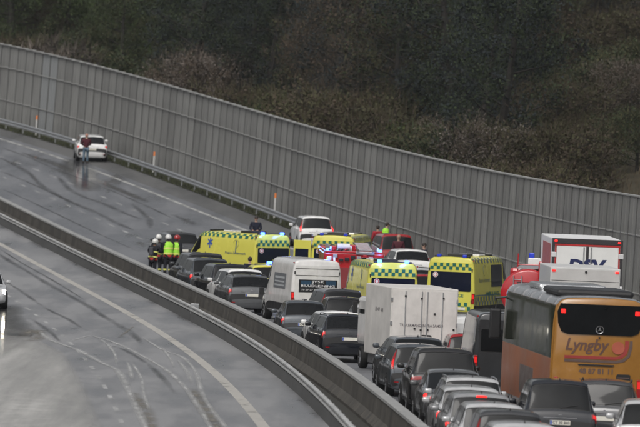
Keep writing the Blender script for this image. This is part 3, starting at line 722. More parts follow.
o = MB().box(-.16, .16, -.1, .1, .28, .68, .02).build('rail_joint', STEELG, None); into(o, lw, lp); _, yj = solve(203, 306, .6, 16.6, 260); o.matrix_world = Matrix.Translation(road(obl(yj), yj))
# marker posts
ORANGE = mat('orange_reflector', (.75, .22, .05), .5)
for x, y, lb in ((37, 115.5, 'white marker post with orange top, farthest left by the wall'), (154.5, 151.5, 'white marker post with orange top just right of the stopped white car'), (275.5, 193, 'white marker post with orange top near the end of the visible guard rail')):
    Y_ = 400.
    for _ in range(40): Y_ -= (x-proj(road(.45, Y_, 1.3))[0])/3.2*.6
    hh = (proj(road(.45, Y_))[1]-y)/proj(road(.45, Y_))[2]
    r = empty('marker_post', Matrix.Translation(road(.45, Y_, hh-1.06)), label=lb, cat='marker post', group='marker posts along the verge')
    MB().prism(rrect(-.05, .05, -.7, .80, .02), -.04, .04).build('post', mat('post_white', (.5, .5, .49), .6), r); MB().prism(rrect(-.052, .052, .79, 1.06, .03), -.045, .045).build('reflector_top', ORANGE, r)

# ------------------------------------------------------------------ trees and shrubs behind the wall
def leafmat(name, c, var=.22):
    m = mat(name, c, .8, 0, .2, var, .8); add_object_color(m, .35)
    return m
BARK = mat('bark', (.034, .031, .028), .9, 0, .2, .3, 4)
LG = leafmat('leaf_dark_green', (.040, .054, .027)); LB = leafmat('leaf_olive', (.062, .060, .030)); LT = leafmat('twig_brown', (.070, .053, .038)); LGB = leafmat('leaf_blue_green', (.028, .035, .037))
LF2 = leafmat('leaf_fresh', (.085, .11, .03)); BLO = leafmat('blossom', (.17, .148, .13)); LTP = leafmat('twig_pale', (.10, .083, .07))
def rnd(): return Vector((random.gauss(0, 1), random.gauss(0, 1), random.gauss(0, 1))).normalized()
def make_tree(h, rad, nleaf, leafs, lsize, base=.25, twigs=0., seed=0, bare=0.):
    """trunk mesh with limbs + crown mesh of leaf-sized faces set in clumps at the limb tips"""
    random.seed(seed); tr = MB(); lean = Vector((random.uniform(-.06, .06), random.uniform(-.06, .06), 0))
    pts = [Vector((0, 0, -.6)), Vector((0, 0, h*.15)), lean*h*.4+Vector((0, 0, h*.42)), lean*h*.7+Vector((0, 0, h*.68)), lean*h+Vector((0, 0, h*.93))]
    r0 = h*.016+.04; tr.tube(pts, [r0*1.3, r0, r0*.75, r0*.45, r0*.1], 7)
    clumps = []
    nb = 26
    for i in range(nb):
        t = base+(1-base)*i/nb; z = h*t*.93; a = i*2.4+random.uniform(-.5, .5)
        env = math.sin(math.pi*min(1, (t-base)/(1-base)*.82+.18))**.7
        L = rad*env*random.uniform(.75, 1.15); st = lean*z+Vector((0, 0, z*.93))
        en = st+Vector((math.cos(a)*L, math.sin(a)*L, L*random.uniform(.15, .6)))
        mid = (st+en)/2+Vector((0, 0, -.06*L)); tr.tube([st, mid, en], [r0*.34*(1.2-t), r0*.2*(1.2-t), .012], 4, False)
        for s_ in (.45, .75, 1.):
            c = st.lerp(en, s_); clumps.append((c, rad*random.uniform(.16, .34)))
            if s_ > .5:
                for _ in range(2):
                    e2 = c+rnd()*L*.28; tr.tube([c, e2], [.022, .008], 3, False); clumps.append((e2, rad*random.uniform(.12, .26)))
    cr = MB(); nm = len(leafs); mi = []
    for i in range(nleaf):
        c, cr_ = random.choice(clumps); d = rnd(); p = c+d*cr_*random.random()**.45
        if p.z < .3: continue
        s_ = lsize*random.uniform(.6, 1.4); u = rnd(); v = u.cross(rnd()).normalized()
        if random.random() < twigs:
            e = (d+Vector((0, 0, .7))+rnd()*.5).normalized()*s_*3.2; v = v*.016
            cr.add([p-v, p+v, p+e], [(0, 1, 2)])
        else:
            cr.add([p-u*s_*.5, p+v*s_*.32, p+u*s_*.55, p-v*s_*.32], [(0, 1, 2, 3)])
        mi.append(0 if nm == 1 else (random.randrange(nm) if random.random() < .5 else (int(c.x*7+c.z*13) % nm)))
    tm = tr.mesh('trunk'); tm.materials.append(BARK); cm = cr.mesh('crown')
    for m_ in leafs: cm.materials.append(m_)
    cm.polygons.foreach_set('material_index', mi)
    return tm, cm
LGR = leafmat('leaf_mid_green', (.058, .080, .030))
PROT = {
 'green': [make_tree(12, 3.6, 17000, [LGR, LG, LGR], .135, .1, .1, 31), make_tree(13, 3.4, 17000, [LGR, LB, LG], .135, .1, .15, 32)],
 'dark': [make_tree(13, 3.6, 17000, [LG, LG, LGB], .135, .12, .15, 1), make_tree(14, 3.3, 17000, [LG, LGB], .135, .12, .25, 2)],
 'olive': [make_tree(12, 3.5, 17000, [LB, LG, LT], .135, .12, .3, 3), make_tree(13, 3.3, 17000, [LB, LT], .135, .15, .4, 4)],
 'brown': [make_tree(13, 3.4, 17000, [LT, LT, LB], .135, .12, .8, 5), make_tree(12, 3.8, 17000, [LT, LGB], .135, .15, .8, 6)],
 'bush': [make_tree(3.6, 2.3, 9000, [LG, LB], .11, .03, .2, 7), make_tree(3.2, 2.5, 9000, [LB, LT], .11, .03, .5, 8)],
 'blossom': [make_tree(5.0, 2.6, 12000, [BLO, LTP, LT, LB, LTP], .085, .05, .35, 9), make_tree(4.2, 2.6, 12000, [LTP, BLO, LT, LT], .085, .05, .45, 10)],
 'fresh': [make_tree(3.2, 2.0, 4500, [LF2, LG], .15, .04, .1, 11)],
 'sapling': [make_tree(3.4, .8, 420, [LTP], .16, .25, 1., 12), make_tree(3.0, .9, 420, [LTP, BLO], .15, .25, .9, 13)],
}
random.seed(21)
def ground_z(o, Y): return road(max(min(o, 60), -60), Y, -.28+hill(o, Y)).z
def world_to_o(X, Y):
    o = 0.; Yr = Y
    for _ in range(12):
        Xw, Z, hd, b = path(Yr); n_ = math.sqrt(1+hd*hd); o = (Xw-X)*n_ if False else (Xw-X)/1.0*n_/(1+hd*hd)*(1) ; Yr = Y-o*hd/n_
        o = (Xw-X)*n_
    return o, Yr
def plant(kind, o, Y, sc, label, cat, group, name='tree', dz=0.):
    tm, cm = random.choice(PROT[kind]); p = road(max(min(o, 60), -60), Y); X, Z, hd, b = path(Y); n_ = math.sqrt(1+hd*hd)
    loc = Vector((X-o/n_, Y+o*hd/n_, ground_z(o, Y)-.05+dz))
    r = empty(name, Matrix.Translation(loc) @ Matrix.Rotation(random.uniform(0, 6.28), 4, 'Z') @ Matrix.Diagonal((sc*random.uniform(.9, 1.15), sc*random.uniform(.9, 1.15), sc, 1)), label=label, cat=cat, group=group)
    obj('trunk', tm, None, r); obj('crown', cm, None, r); return r
TLAB = {'green': 'leafy green tree at the left end of the wood above the wall', 'dark': 'dark green tree in the wood above the noise wall', 'olive': 'olive green spring tree in the wood above the noise wall', 'brown': 'brown half bare tree in the wood above the noise wall'}
placed = []
def kind_at(x):
    r = random.random()
    if x < 130: return 'dark' if r < .3 else 'green' if r < .85 else 'brown'
    if x < 290: return 'dark' if r < .75 else 'brown'
    if x < 420: return 'olive' if r < .45 else 'brown' if r < .85 else 'dark'
    return 'brown' if r < .55 else 'dark' if r < .9 else 'olive'
tries = 0
while tries < 5000 and len(placed) < 105:
    tries += 1; Y = random.uniform(262, 560); o = -random.uniform(8, 62)
    p = road(-20, Y); X, Z, hd, b = path(Y); n_ = math.sqrt(1+hd*hd); p = Vector((X-o/n_, Y+o*hd/n_, ground_z(o, Y)))
    x, y, s_ = proj(p+Vector((0, 0, 7)))
    if x < -45 or x > 690: continue
    if x > 520 and -o < 20+ (x-520)*.06: continue           # open grassy bank on the right
    if any((p-q).length < (4.6 if o > -25 else 5.6) for q in placed): continue
    placed.append(p); k = kind_at(x); plant(k, o, Y, random.uniform(.8, 1.2), TLAB[k], 'tree', 'trees behind the noise wall')
def at_wall(x, y, h, o):     # longitudinal Y of a plant at offset o whose picture column is x
    Y = 350.
    for _ in range(60):
        def px(Y):
            X, Z, hd, b = path(Y); n_ = math.sqrt(1+hd*hd); return proj((X-o/n_, Y+o*hd/n_, ground_z(o, Y)+h))[0]
        d = (px(Y+.5)-px(Y-.5)); Y += max(-20, min(20, (x-px(Y))/d))
    return Y
for x, o, sc, lb in ((197, -6, 1.45, 'pale blossoming shrub rising over the wall at the dark wood edge'), (225, -9, 1.3, 'pale blossoming shrub half hidden behind its paler neighbour over the wall'),
                 (487, -6, 1.25, 'round pinkish blossoming shrub leaning over the wall'), (457, -7, 1.1, 'pinkish blossoming shrub at the left of its round neighbour'), (556, -24, .95, 'white blossoming shrub on the slope above the wall'),
                 (590, -27, .8, 'small white blossoming shrub high on the slope'), (633, -22, .95, 'pale blossoming shrub at the right edge above the grassy bank')):
    plant('blossom', o, at_wall(x, 0, 3, o), sc, lb, 'shrub', 'blossoming shrubs behind the wall', 'blossoming_shrub')
for x, o, sc in ((20, -7, 1.), (60, -6, 1.0), (110, -6, 1.1), (150, -5, .9), (245, -6, 1.1), (280, -6, 1.), (320, -6, 1.2), (350, -7, 1.2), (385, -6, 1.2), (420, -6, 1.1), (445, -6, 1.1), (520, -6, 1.), (545, -9, 1.1), (90, -8, 1.2), (600, -14, .7), (572, -12, .8), (640, -15, .7), (610, -22, .9), (625, -27, 1.0), (585, -20, .9), (640, -24, .9), (560, -17, 1.), (598, -30, 1.1), (636, -34, 1.2)):
    plant('bush', o, at_wall(x, 0, 3, o), sc*1.25, 'low dark bush just behind the noise wall' if o > -16 else 'low dark bush up on the slope above the right end of the wall', 'bush', 'bushes behind the noise wall' if o > -16 else 'bushes on the slope', 'bush')
for x, o, lb in ((155, -3.5, 'low fresh green bush peeping over the wall by the pale shrub'), (418, -7, 'fresh green bush above the middle of the noise wall'), (268, -5, 'fresh green bush over the wall below the dark wood')):
    plant('fresh', o, at_wall(x, 0, 3, o), 1.3, lb, 'bush', 'fresh green bushes', 'green_bush')
for x, lb in ((33, 'bare pale sapling over the wall, leftmost of four'), (51, 'thin bare sapling over the wall, second from left'), (66, 'bare pale sapling over the wall, third from left'), (83, 'bare pale sapling over the wall, rightmost of four')):
    plant('sapling', -3.4, at_wall(x, 0, 5, -3.4), 1.95, lb, 'sapling', 'bare saplings behind the wall', 'sapling')
# rough grass and twigs on the bank
TUFT = leafmat('dry_grass', (.075, .060, .040), .5); random.seed(5)
gb = MB()
for i in range(26000):
    Y = random.uniform(258, 360) if i % 2 else random.uniform(258, 520); o = -random.uniform(1.5, 34); p = road(max(o, -60), Y); X, Z, hd, b = path(Y); n_ = math.sqrt(1+hd*hd); p = Vector((X-o/n_, Y+o*hd/n_, ground_z(o, Y)-.03))
    d = Vector((random.gauss(0, .25), random.gauss(0, .25), 1)).normalized()*random.uniform(.2, .75); v = rnd()*.03
    gb.add([p-v, p+v, p+d], [(0, 1, 2)])
o = gb.build('bank_grass', TUFT, None); tag(o, 'dry brown grass on the bank behind the noise wall', 'grass', None, 'stuff')
gb = MB()
for i in range(9000):
    Y = random.uniform(236, 500); oo = random.uniform(.12, 1.2); p = road(oo, Y, .02); d = Vector((random.gauss(0, .3), random.gauss(0, .3), 1)).normalized()*random.uniform(.05, .26); v = rnd()*.025; gb.add([p-v, p+v, p+d], [(0, 1, 2)])
o = gb.build('verge_grass', leafmat('verge_blades', (.05, .055, .025), .5), None); tag(o, 'wet grass growing under the guard rail', 'grass', None, 'stuff')


# thin drizzle haze round the whole place
hz = MB().box(-470, 470, -440, 930, -3.0, 60).build('haze', None, None); tag(hz, 'thin grey drizzle haze over the motorway', 'haze', None, 'stuff')
hm = bpy.data.materials.new('haze'); hm.use_nodes = True; hm.node_tree.nodes.clear()
pv = hm.node_tree.nodes.new('ShaderNodeVolumePrincipled'); pv.inputs['Color'].default_value = (.86, .9, .96, 1); pv.inputs['Density'].default_value = .00006
ho = hm.node_tree.nodes.new('ShaderNodeOutputMaterial'); hm.node_tree.links.new(pv.outputs[0], ho.inputs['Volume']); hz.data.materials.append(hm)
# ================================================================== VEHICLES
BLK = paint('black', (.012, .012, .013)); BLK2 = paint('black_blue', (.012, .014, .019)); DGREY = paint('dark_grey', (.055, .057, .061), .16, .3); MGREY = paint('mid_grey', (.12, .125, .13), .16, .3)
SLATE = paint('slate', (.085, .096, .108), .16, .3); SILV = paint('silver', (.52, .525, .53), .18, .25); SILD = paint('dull_silver', (.30, .305, .31), .22, .25); CARRED = paint('car_red', (.30, .014, .016)); DRED = paint('dark_wine', (.05, .02, .022))
# --- left lane, nearest first
car('silver estate at the bottom edge, nearest car of the left lane', 527, 153.5, 'suv', SILV, lights='dim', H=1.72)
car('dark estate with a black rear window, second nearest car of the left lane', 512, 159.2, 'mpv', DGREY, lights='off', tail='tall', H=1.72)
car('silver hatchback with a large dark rear window, third nearest in the left lane', 496, 165, 'mpv', SILV, lights='dim', H=1.60)
car('silver hatchback with lit high brake light in the left lane', 483, 170.6, 'mpv', SILD, lights='on', hil=True, H=1.58)
car('pale grey car with a lit left tail light and shark fin antenna', 473, 176.2, 'estate', SILV, lights='on', H=1.50)
car('silver car with roof rails in the left lane behind a grey saloon', 474, 181.7, 'estate', SILV, lights='dim', rails='alloy', H=1.52)
car('dark grey saloon close behind the big black off roader', 458, 187.2, 'saloon', MGREY, lights='on', H=1.46)
car('big black off roader with wide rear window and slim red lamps', 447, 193.0, 'bigsuv', BLK, lights='off', tail='wide')
car('dark hatchback with tall upright red tail lights beside the barrier', 422, 205.2, 'estate', SLATE, yaw=2, lights='dim', tail='tall', H=1.52)
car('large dark grey saloon close behind the white box truck', 421, 212.0, 'suv', SLATE, yaw=3, lights='off', H=1.52)
car('black shiny estate between the white box truck and the barrier', 351, 231.2, 'suv', BLK2, yaw=4, lights='dim', rails='alloy', H=1.56)
car('white hatchback mostly hidden beyond the black shiny estate', 344, 237.6, 'hatch', WHITE, yaw=5, lights='off')
c_, lf_, dd = car('grey hatchback with diamond badge beside the barrier', 306.5, 248.9, 'hatch', SLATE, lights='dim', platetext='CM 41 206')
mb = MB().prism([(0, -.07), (.05, 0), (0, .07), (-.05, 0)], lf_.ev(2.6, 7).y-.03, lf_.ev(2.6, 7).y); mb.build('diamond_badge', CHROME, c_)
car('black car with broad lit tail lights right of the grey hatchback', 348, 253.0, 'mpv', BLK, lights='on', tail='wide', H=1.52)
car('dark estate with tall red tail light under the white van', 346, 259.6, 'mpv', DGREY, yaw=7, lights='dim', tail='tall', H=1.62)
car('dark car roof seen between the white van and the box truck', 358, 266.5, 'estate', DGREY, lights='off', o=10.3)
car('silver car half hidden by the left flank of the box truck', 377, 242.0, 'mpv', SILV, lights='off')
car('grey SUV with roof bars and lit tail light left of the white van', 253, 276.9, 'suv', MGREY, yaw=4, lights='dim', rails='black', H=1.55)
car('white hatchback second from the grey SUV along the barrier', 248, 282.8, 'mpv', WHITE, yaw=7, lights='dim', H=1.60)
car('black hatchback behind the white hatchback along the barrier', 233, 288.6, 'mpv', BLK2, yaw=6, lights='off', H=1.62)
car('dark grey SUV with a lit red tail light nearest the yellow ambulance', 213, 294.2, 'suv', SLATE, yaw=4, lights='on', H=1.66)
car('dark estate with black roof in front of the yellow ambulance cab', 209, 299.8, 'suv', DGREY, yaw=6, lights='dim', H=1.70)
# --- other cars
car('dark crossover with pale number plate and large rear window behind the coach', 562, 175.2, 'suv', BLK2, lights='dim', tail='side', H=1.80, scale=1.0, platetext='CT 30 840')
car('dark estate with lit red tail lights right of the dark crossover', 606, 180.9, 'estate', DGREY, yaw=-6, lights='on', tail='wide', rails='black', H=1.62)
car('silver car cut off by the right edge of the picture', 655, 169.0, 'suv', SILV, lights='dim', yaw=-4)
car('red hatchback between the box truck and the dark van', 472, 217.5, 'mpv', CARRED, lights='off', H=1.50, scale=.92)
car('silver car glimpsed between two ambulances', 424, 296., 'hatch', SILV, lights='off')
car('red hatchback with lit lamp between two ambulances', 427, 288.2, 'hatch', CARRED, lights='on', H=1.45)
car('white crossover with black rear window standing by the noise wall', 414, 316.5, 'suv', WHITE, lights='off', yaw=1, H=1.56)
car('red people carrier behind the white crossover near the wall', 399, 330.0, 'mpv', CARRED, lights='off', yaw=2, H=1.75)
car('white estate with lit red lamp on the hard shoulder by the guard rail', 318, 351.8, 'mpv', WHITE, lights='on', tail='tall', H=1.62)
car('silver car with dark roof stripe beside the white estate', 342, 336., 'estate', SILV, lights='off', H=1.50)
car('dark grey car with its rear towards the group of firefighters', 184, 331.5, 'estate', DGREY, lights='off', yaw=4)
car('white hatchback stopped alone on the far hard shoulder with a lit lamp', 93.0, 433.5, 'suv', WHITE, lights='dim', yaw=-8, H=1.58)
oc, yc = solve(-15, 309, 0., 22., 260.)
car('pale oncoming car with lit headlights at the left edge', -19, yc+4.0, 'hatch', SILV, lights='off', front=True, flip=True, o=oc)
c_, lf_, dd = car('small yellow emergency car with a blue light bar between the queue and the ambulance', 272, 288.5, 'suv', YELLOW, cat='emergency car', lights='off', H=1.62, name='emergency_car')
MB().box(-.55, .55, 1.5, 1.72, 1.60, 1.66, .01).build('light_bar', BLACKP, c_); beacon(c_, 0.15, 1.56, 1.66, True, .4)

# --- ambulances
ambulance('long yellow ambulance parked diagonally with blue lights behind the dark cars', 274, 303.5, 30.5, 2.5, 6.0, 2.0, (1, 1))
ambulance('yellow ambulance turned to the right, lettered across its rear doors', 452, 274.8, -23., 2.62, 6.0, 2.0, (0, 0))
ambulance('yellow ambulance with lit blue lamps just behind the white box truck', 394, 263.0, 5.0, 2.62, 6.0, 2.0, (1, 1))
ambulance('yellow ambulance with its rear door open behind the fire engine', 334, 301., -17., 2.62, 6.0, 2.0, (0, 0), True)

# --- white van with rental sign
r, LFV, d = van('white high roof van with a dark rental sign on its rear doors', 318, 269.4, WHITED, 7.2, 5.9, 2.0, 2.46)
panel('sign_board', -.70, .80, 1.22, 1.70, -.026, mat('sign_black', (.012, .013, .016), .4), r, .01, .008)
for a, b in ((-.62, -.22), (.36, .74)): panel('sign_colour', a, b, 1.50, 1.66, -.036, mat('sign_blue', (.02, .06, .11), .4), r, .01, .004)
rear_text('lettering', 'JYSK', -.20, .30, 1.55, 1.67, -.042, PRINTW, r, bold=.012)
rear_text('lettering', 'BILUDLEJNING', -.62, .70, 1.40, 1.51, -.042, PRINTW, r, bold=.012)
rear_text('lettering', '70 27 27 26   jyskbiler.dk', -.60, .70, 1.27, 1.34, -.042, PRINTW, r)
for zz in (1.86, 2.12): MB().box(-.85, .85, -.03, -.01, zz-.008, zz+.008).build('crease', BLACKP, r)
sg = LFV.patch('side_sign', [(2.75, 3.3), (2.75, 4.55), (4.3, 4.55), (4.3, 3.3)], mat('sign_grey', (.13, .14, .15), .4), r, off=.012)
for kk in (3.5, 3.85, 4.2): LFV.patch('sign_line', [(2.9, kk), (2.9, kk+.14), (4.1, kk+.14), (4.1, kk)], mat('sign_light', (.4, .42, .43), .4), sg, off=.016, na=3, nk=1)
# --- dark van beside the coach
r, LFV, d = van('dark grey panel van standing left of the coach', 509, 208.0, paint('van_grey', (.035, .037, .04)), 1., 5.6, 2.0, 2.5, lights='dim')
for sx in (-1, 1): panel('rear_window', (-.80 if sx < 0 else .06), (-.06 if sx < 0 else .80), 1.35, 2.0, -.018, GLASS, r, .05)
# small white van
r, LFV, d = van('small white van with plain rear doors beyond the red hatchback', 475, 225.0, WHITE, 0., 4.4, 1.8, 1.85, lights='off')

def cab(root, y0, w_, h, m, L=2.0):
    c = MB().box(-w_, w_, y0, y0+L, .75, h, .12).build('cab', m, root); 
    MB().box(-w_*.9, w_*.9, y0+L-.06, y0+L+.012, 1.75, h-.35, .02).build('windscreen', GLASS, root)
    for sx in (-1, 1):
        MB().box(sx*w_-.012, sx*w_+.012, y0+.6, y0+L-.2, 1.75, h-.4, .01).build('side_window', GLASS, root)
        MB().box(sx*(w_+.14)-.08, sx*(w_+.14)+.08, y0+L-.3, y0+L-.2, 1.75, 2.15, .03).build('mirror', BLACKP, root)
        MB().box(sx*(w_+.05)-.1, sx*(w_+.05)+.1, y0+L-.28, y0+L-.22, 2.1, 2.14).build('mirror_arm', BLACKP, root)
    return c
def box_truck(label, x, Y, yaw, W, H, L, boxL, z0, boxm, cabm, cabh, name='box_truck', cat='truck'):
    w_ = W/2; root = empty(name, vehicle_matrix(x, Y, H*.75, yaw), label=label, cat=cat)
    MB().box(-w_, w_, 0, boxL, z0, H, .03).build('cargo_box', boxm, root)
    MB().box(-.4, .4, .1, L-.6, z0-.28, z0+.0).build('chassis', BLACKP, root)
    MB().box(-w_*.95, w_*.95, -.03, .12, z0-.42, z0-.25, .02).build('rear_bumper', BLACKP, root)
    cab(root, boxL+.08, w_*.9, cabh, cabm, L-boxL-.08)
    for sx in (-1, 1):
        MB().box(sx*w_*.75-.16, sx*w_*.75+.16, -.05, .0, z0-.24, z0-.10).build('tail_light', TAIL, root)
        MB().box(sx*w_*.9-.02, sx*w_*.9+.02, .4, boxL-.3, z0-.3, z0-.02).build('side_guard', ALLOY, root)
    panel('number_plate', -.26, .26, z0-.2, z0-.09, -.04, PLATE, root, .01)
    return root
# white box truck, grubby doors
r = box_truck('grubby white box truck with small lettering on its rear doors', 425.5, 222.0, 6.5, 2.16, 2.78, 6.3, 4.4, .55, mat('grubby_box', (.60, .58, .55), .6, 0, .4, .16, 1.1, 0, 0, .15, 12), WHITED, 2.3)
GB = mat('grubby_door', (.62, .60, .57), .6, 0, .4, .2, .9, 0, 0, .1, 14)
panel('rear_door', -1.03, -.012, .62, 2.70, -.004, GB, r, .01); panel('rear_door', .012, 1.03, .62, 2.70, -.004, GB, r, .01)
for xx in (-.62, -.09, .09, .58): MB().cyl((xx, -.03, 1.65), (0, 0, 1), .018, 2.05, 8).build('lock_rod', STEELG, r)
for xx, zz in ((-.62, 2.52), (-.10, 2.45), (.60, 2.48), (-.3, 1.5), (.12, 1.48), (.33, 1.98), (-.1, 1.46), (.96, 1.5)): MB().box(xx-.03, xx+.03, -.05, -.01, zz-.03, zz+.03, .008).build('lock_fitting', BLACKP, r)
for sx in (-1, 1):
    for zz in (.9, 1.65, 2.4): MB().box(sx*1.05-.03, sx*1.05+.03, -.03, .03, zz-.06, zz+.06).build('hinge', STEELG, r)
rear_text('lettering', 'TRAILERMANDEN FRA SAMSØ', -.78, .62, 1.56, 1.65, -.022, mat('faded_print', (.12, .11, .12), .6), r)
panel('black_mark', -.08, .26, 1.17, 1.31, -.018, BLACKP, r, .06, .01)
rr_ = MB().add([(-1.084, 2.9-1.4*u, 2.05+.22*v) for u, v in ((0, 0), (1, 0), (1, 1), (0, 1))], [(0, 1, 2, 3)])
text('lettering', 'B 47 68', lambda u, v: (-1.085, 2.6-1.3*u, 1.95+.13*v), mat('faded_print', (.12, .11, .12), .6), r)
# smaller grey-white box truck
r = box_truck('smaller pale box truck with red marker lights behind the coach', 586, 231.5, -1.6, 2.32, 3.42, 7.0, 5.0, .8, mat('pale_box', (.55, .55, .54), .55, 0, .4, .1, 1.), WHITE, 2.6)
panel('rear_door', -1.12, 1.12, .85, 3.36, -.005, mat('slatted_door', (.50, .49, .475), .6, 0, .4, .12, 1.2), r, .02)
for zz in (2.98, 2.70, 2.4): MB().box(-1.11, 1.11, -.025, -.01, zz-.006, zz+.006).build('seam', BLACKP, r)
for sx in (-1, 1): MB().box(sx*1.05-.06, sx*1.05+.06, -.05, 0, 3.27, 3.33, .01).build('marker_lamp', TAILON, r)
MB().cyl((.02, -.03, 3.28), (0, 1, 0), .04, .05, 10).build('lock_fitting', BLACKP, r)
# tall lorry with lettered doors
r = box_truck('tall white lorry with red framed doors and large dark blue letters', 588.5, 249.6, -3.6, 2.5, 4.02, 11.0, 8.6, 1.1, mat('lorry_box', (.74, .74, .73), .5, 0, .4, .06, 1.), RED, 3.2, 'lorry', 'lorry')
DKF = mat('door_frame_dark', (.03, .028, .03), .5)
MB().box(-1.26, 1.26, -.03, .10, 3.84, 4.03, .01).build('door_frame', DKF, r)
for sx in (-1, 1): MB().box(sx*1.215-.045, sx*1.215+.045, -.03, .10, 1.1, 3.84, .005).build('door_frame', DKF, r)
LD = mat('lorry_door', (.72, .72, .70), .45, 0, .4, .06, 1.)
panel('rear_door', -1.10, -.05, 1.15, 3.76, -.012, LD, r, .01); panel('rear_door', .05, 1.10, 1.15, 3.76, -.012, LD, r, .01)
RS = mat('red_seal', (.42, .02, .02), .5)
MB().box(-1.17, 1.17, -.034, .0, 3.775, 3.835).build('red_seal', RS, r)
for sx in (-1, 1): MB().box(sx*1.135-.025, sx*1.135+.025, -.034, 0, 1.15, 3.77).build('red_seal', RS, r)
MB().box(-.045, .045, -.03, .0, 1.15, 3.76).build('centre_seal', DKF, r)
for xx in (-.13, .13): MB().cyl((xx, -.05, 2.5), (0, 0, 1), .022, 2.5, 8).build('lock_rod', STEELG, r)
for sx in (-1, 1):
    MB().box(sx*1.13-.05, sx*1.13+.05, -.055, 0, 3.90, 3.97, .01).build('marker_lamp', TAILON, r)
    for zz in (1.5, 2.3, 3.45): MB().box(sx*1.2-.09, sx*1.2+.09, -.06, .0, zz-.09, zz+.09, .02).build('hinge', mat('hinge_white', (.6, .6, .6), .5), r)
rear_text('lettering', 'DSV', -.66, .70, 2.88, 3.32, -.032, mat('navy_lettering', (.012, .02, .09), .45), r, bold=.05, shear=.12)
MB().box(-1.265, -1.252, 1.2, 6.9, 2.3, 3.8).build('side_print', mat('red_print', (.42, .09, .06), .5), r)
wheels(r, .5, .3, 1.05, (1.8, 3.1, 9.6), False)
# --- wheels for the boxes
for ob in list(bpy.data.objects):
    if ob.name.startswith('box_truck') and ob.parent is None: wheels(ob, .36, .24, .92, (1.2, 5.3), False)

# --- coach
CO = paint('coach_orange', (.32, .150, .030), .25); CO2 = mat('coach_side_print', (.34, .125, .06), .4, 0, .4, .2, .5)
W, H, L = 2.55, 3.6, 12.3; w_ = W/2
r = empty('coach', vehicle_matrix(601, 187.6, 2.7, 1.9), label='orange tour coach with a black rear window and dark roof unit', cat='coach')
st = [(0, .95, .05), (.05, .985, .02), (.16, 1., 0), (2, 1, 0), (4, 1, 0), (6, 1, 0), (8, 1, 0), (10.5, 1, 0), (11.8, 1, 0), (12.15, .98, .06), (12.3, .92, .3)]
rings = []
for y, wf, dz in st:
    ww = w_*wf; zt = H-dz
    half = [(ww*.9, .32), (ww*.99, .42), (ww, .95), (ww, 1.5), (ww*.995, 2.0), (ww*.985, 2.55), (ww*.965, zt-.42), (ww*.90, zt-.14), (ww*.72, zt-.02), (0, zt+.02)]
    rings.append([(-a, y, z) for a, z in half]+[(a, y, z) for a, z in half[::-1][1:]])
LC = Loft(rings, .4); LC.body('body', CO, r, 2, 2)     # ring 0..18, top 9
SROOF = mat('silver_roof', (.45, .46, .47), .22, .7, .5, .15, .8)
LC.patch('roof_skin', [(.9, 6.6), (.9, 11.4), (9.8, 11.4), (9.8, 6.6)], SROOF, r, off=.012, na=18, nk=10)
LC.both('side_glass', [(1.35, 3.9), (1.35, 6.55), (9.2, 6.55), (9.2, 3.9)], mat('coach_glass', (.020, .026, .013), .10, 0, .3, .2, 1.), r, off=.012, na=12, nk=6)  # reflection of the wood is put into the glass colour as dark green
MATS['coach_glass'].node_tree.nodes['Principled BSDF'].inputs['IOR'].default_value = 1.12
LC.both('side_print', [(1.35, 1.3), (1.35, 3.86), (8.9, 3.86), (9.0, 1.3)], CO2, r, off=.010, na=10, nk=4)
LC.both('locker_door', [(4.0, 1.6), (4.0, 3.0), (5.6, 3.0), (5.6, 1.6)], mat('locker_grey', (.14, .11, .10), .4), r, off=.018)
for yy in range(8):
    a = 2.2+yy*.95; LC.both('roof_rib', [(a, 6.5), (a, 7.6), (a+.08, 7.6), (a+.08, 6.5)], CHROME, r, off=.03, na=1, nk=4)
LC.patch('rear_pillar', [(.6, 2.5), (.6, 6.8), (1.3, 6.6), (1.3, 2.5)], CO, r, off=.02, na=3, nk=4)
MB().box(-1.05, 1.05, 1.2, 4.6, H-.02, H+.17, .10).build('roof_unit', BLACKP, r)
MB().box(-.95, .95, 6.4, 9.0, H-.02, H+.16, .09).build('roof_hump', SROOF, r)
RW = MB().prism([(-1.08, 3.42), (1.08, 3.42), (1.16, 3.2), (1.13, 2.9), (1.04, 2.68), (.87, 2.61), (-.87, 2.61), (-1.04, 2.68), (-1.13, 2.9), (-1.16, 3.2)][::-1], -.03, .01).build('rear_window', GLASS, r)
for sx in (-1, 1): MB().box(sx*1.0-.06, sx*1.0+.06, -.05, -.02, 3.16, 3.27, .01).build('high_brake_lamp', TAILON, r)
mb = MB(); n = 20
mb.tube([(.10*math.cos(2*math.pi*i/n), -.045, 2.75+.10*math.sin(2*math.pi*i/n)) for i in range(n+1)], .012, 5, False)
for a in (90, 210, 330):
    c, s = math.cos(math.radians(a)), math.sin(math.radians(a)); mb.add([(-s*.018, -.045, 2.75+c*.018), (s*.018, -.045, 2.75-c*.018), (c*.095, -.05, 2.75+s*.095)], [(0, 1, 2)])
mb.build('star_emblem', CHROME, r)
LOGO = mat('coach_lettering', (.12, .06, .045), .5); LRED = mat('coach_red', (.30, .035, .03), .45); LGR = mat('coach_grey_print', (.11, .07, .06), .5); LCIR = mat('coach_circle', (.42, .10, .06), .45)
rear_text('lettering', 'Lyngby', -.90, .28, 2.08, 2.50, -.010, LOGO, r, bold=.022, shear=.25)
MB().prism([(-.92, 2.04), (-.92, 1.96), (.45, 1.96), (.62, 2.00), (.75, 2.12), (.80, 2.29), (.80, 2.48), (.70, 2.48), (.70, 2.29), (.64, 2.14), (.54, 2.06), (.45, 2.04)], -.012, .01).build('logo_swoosh', LRED, r)
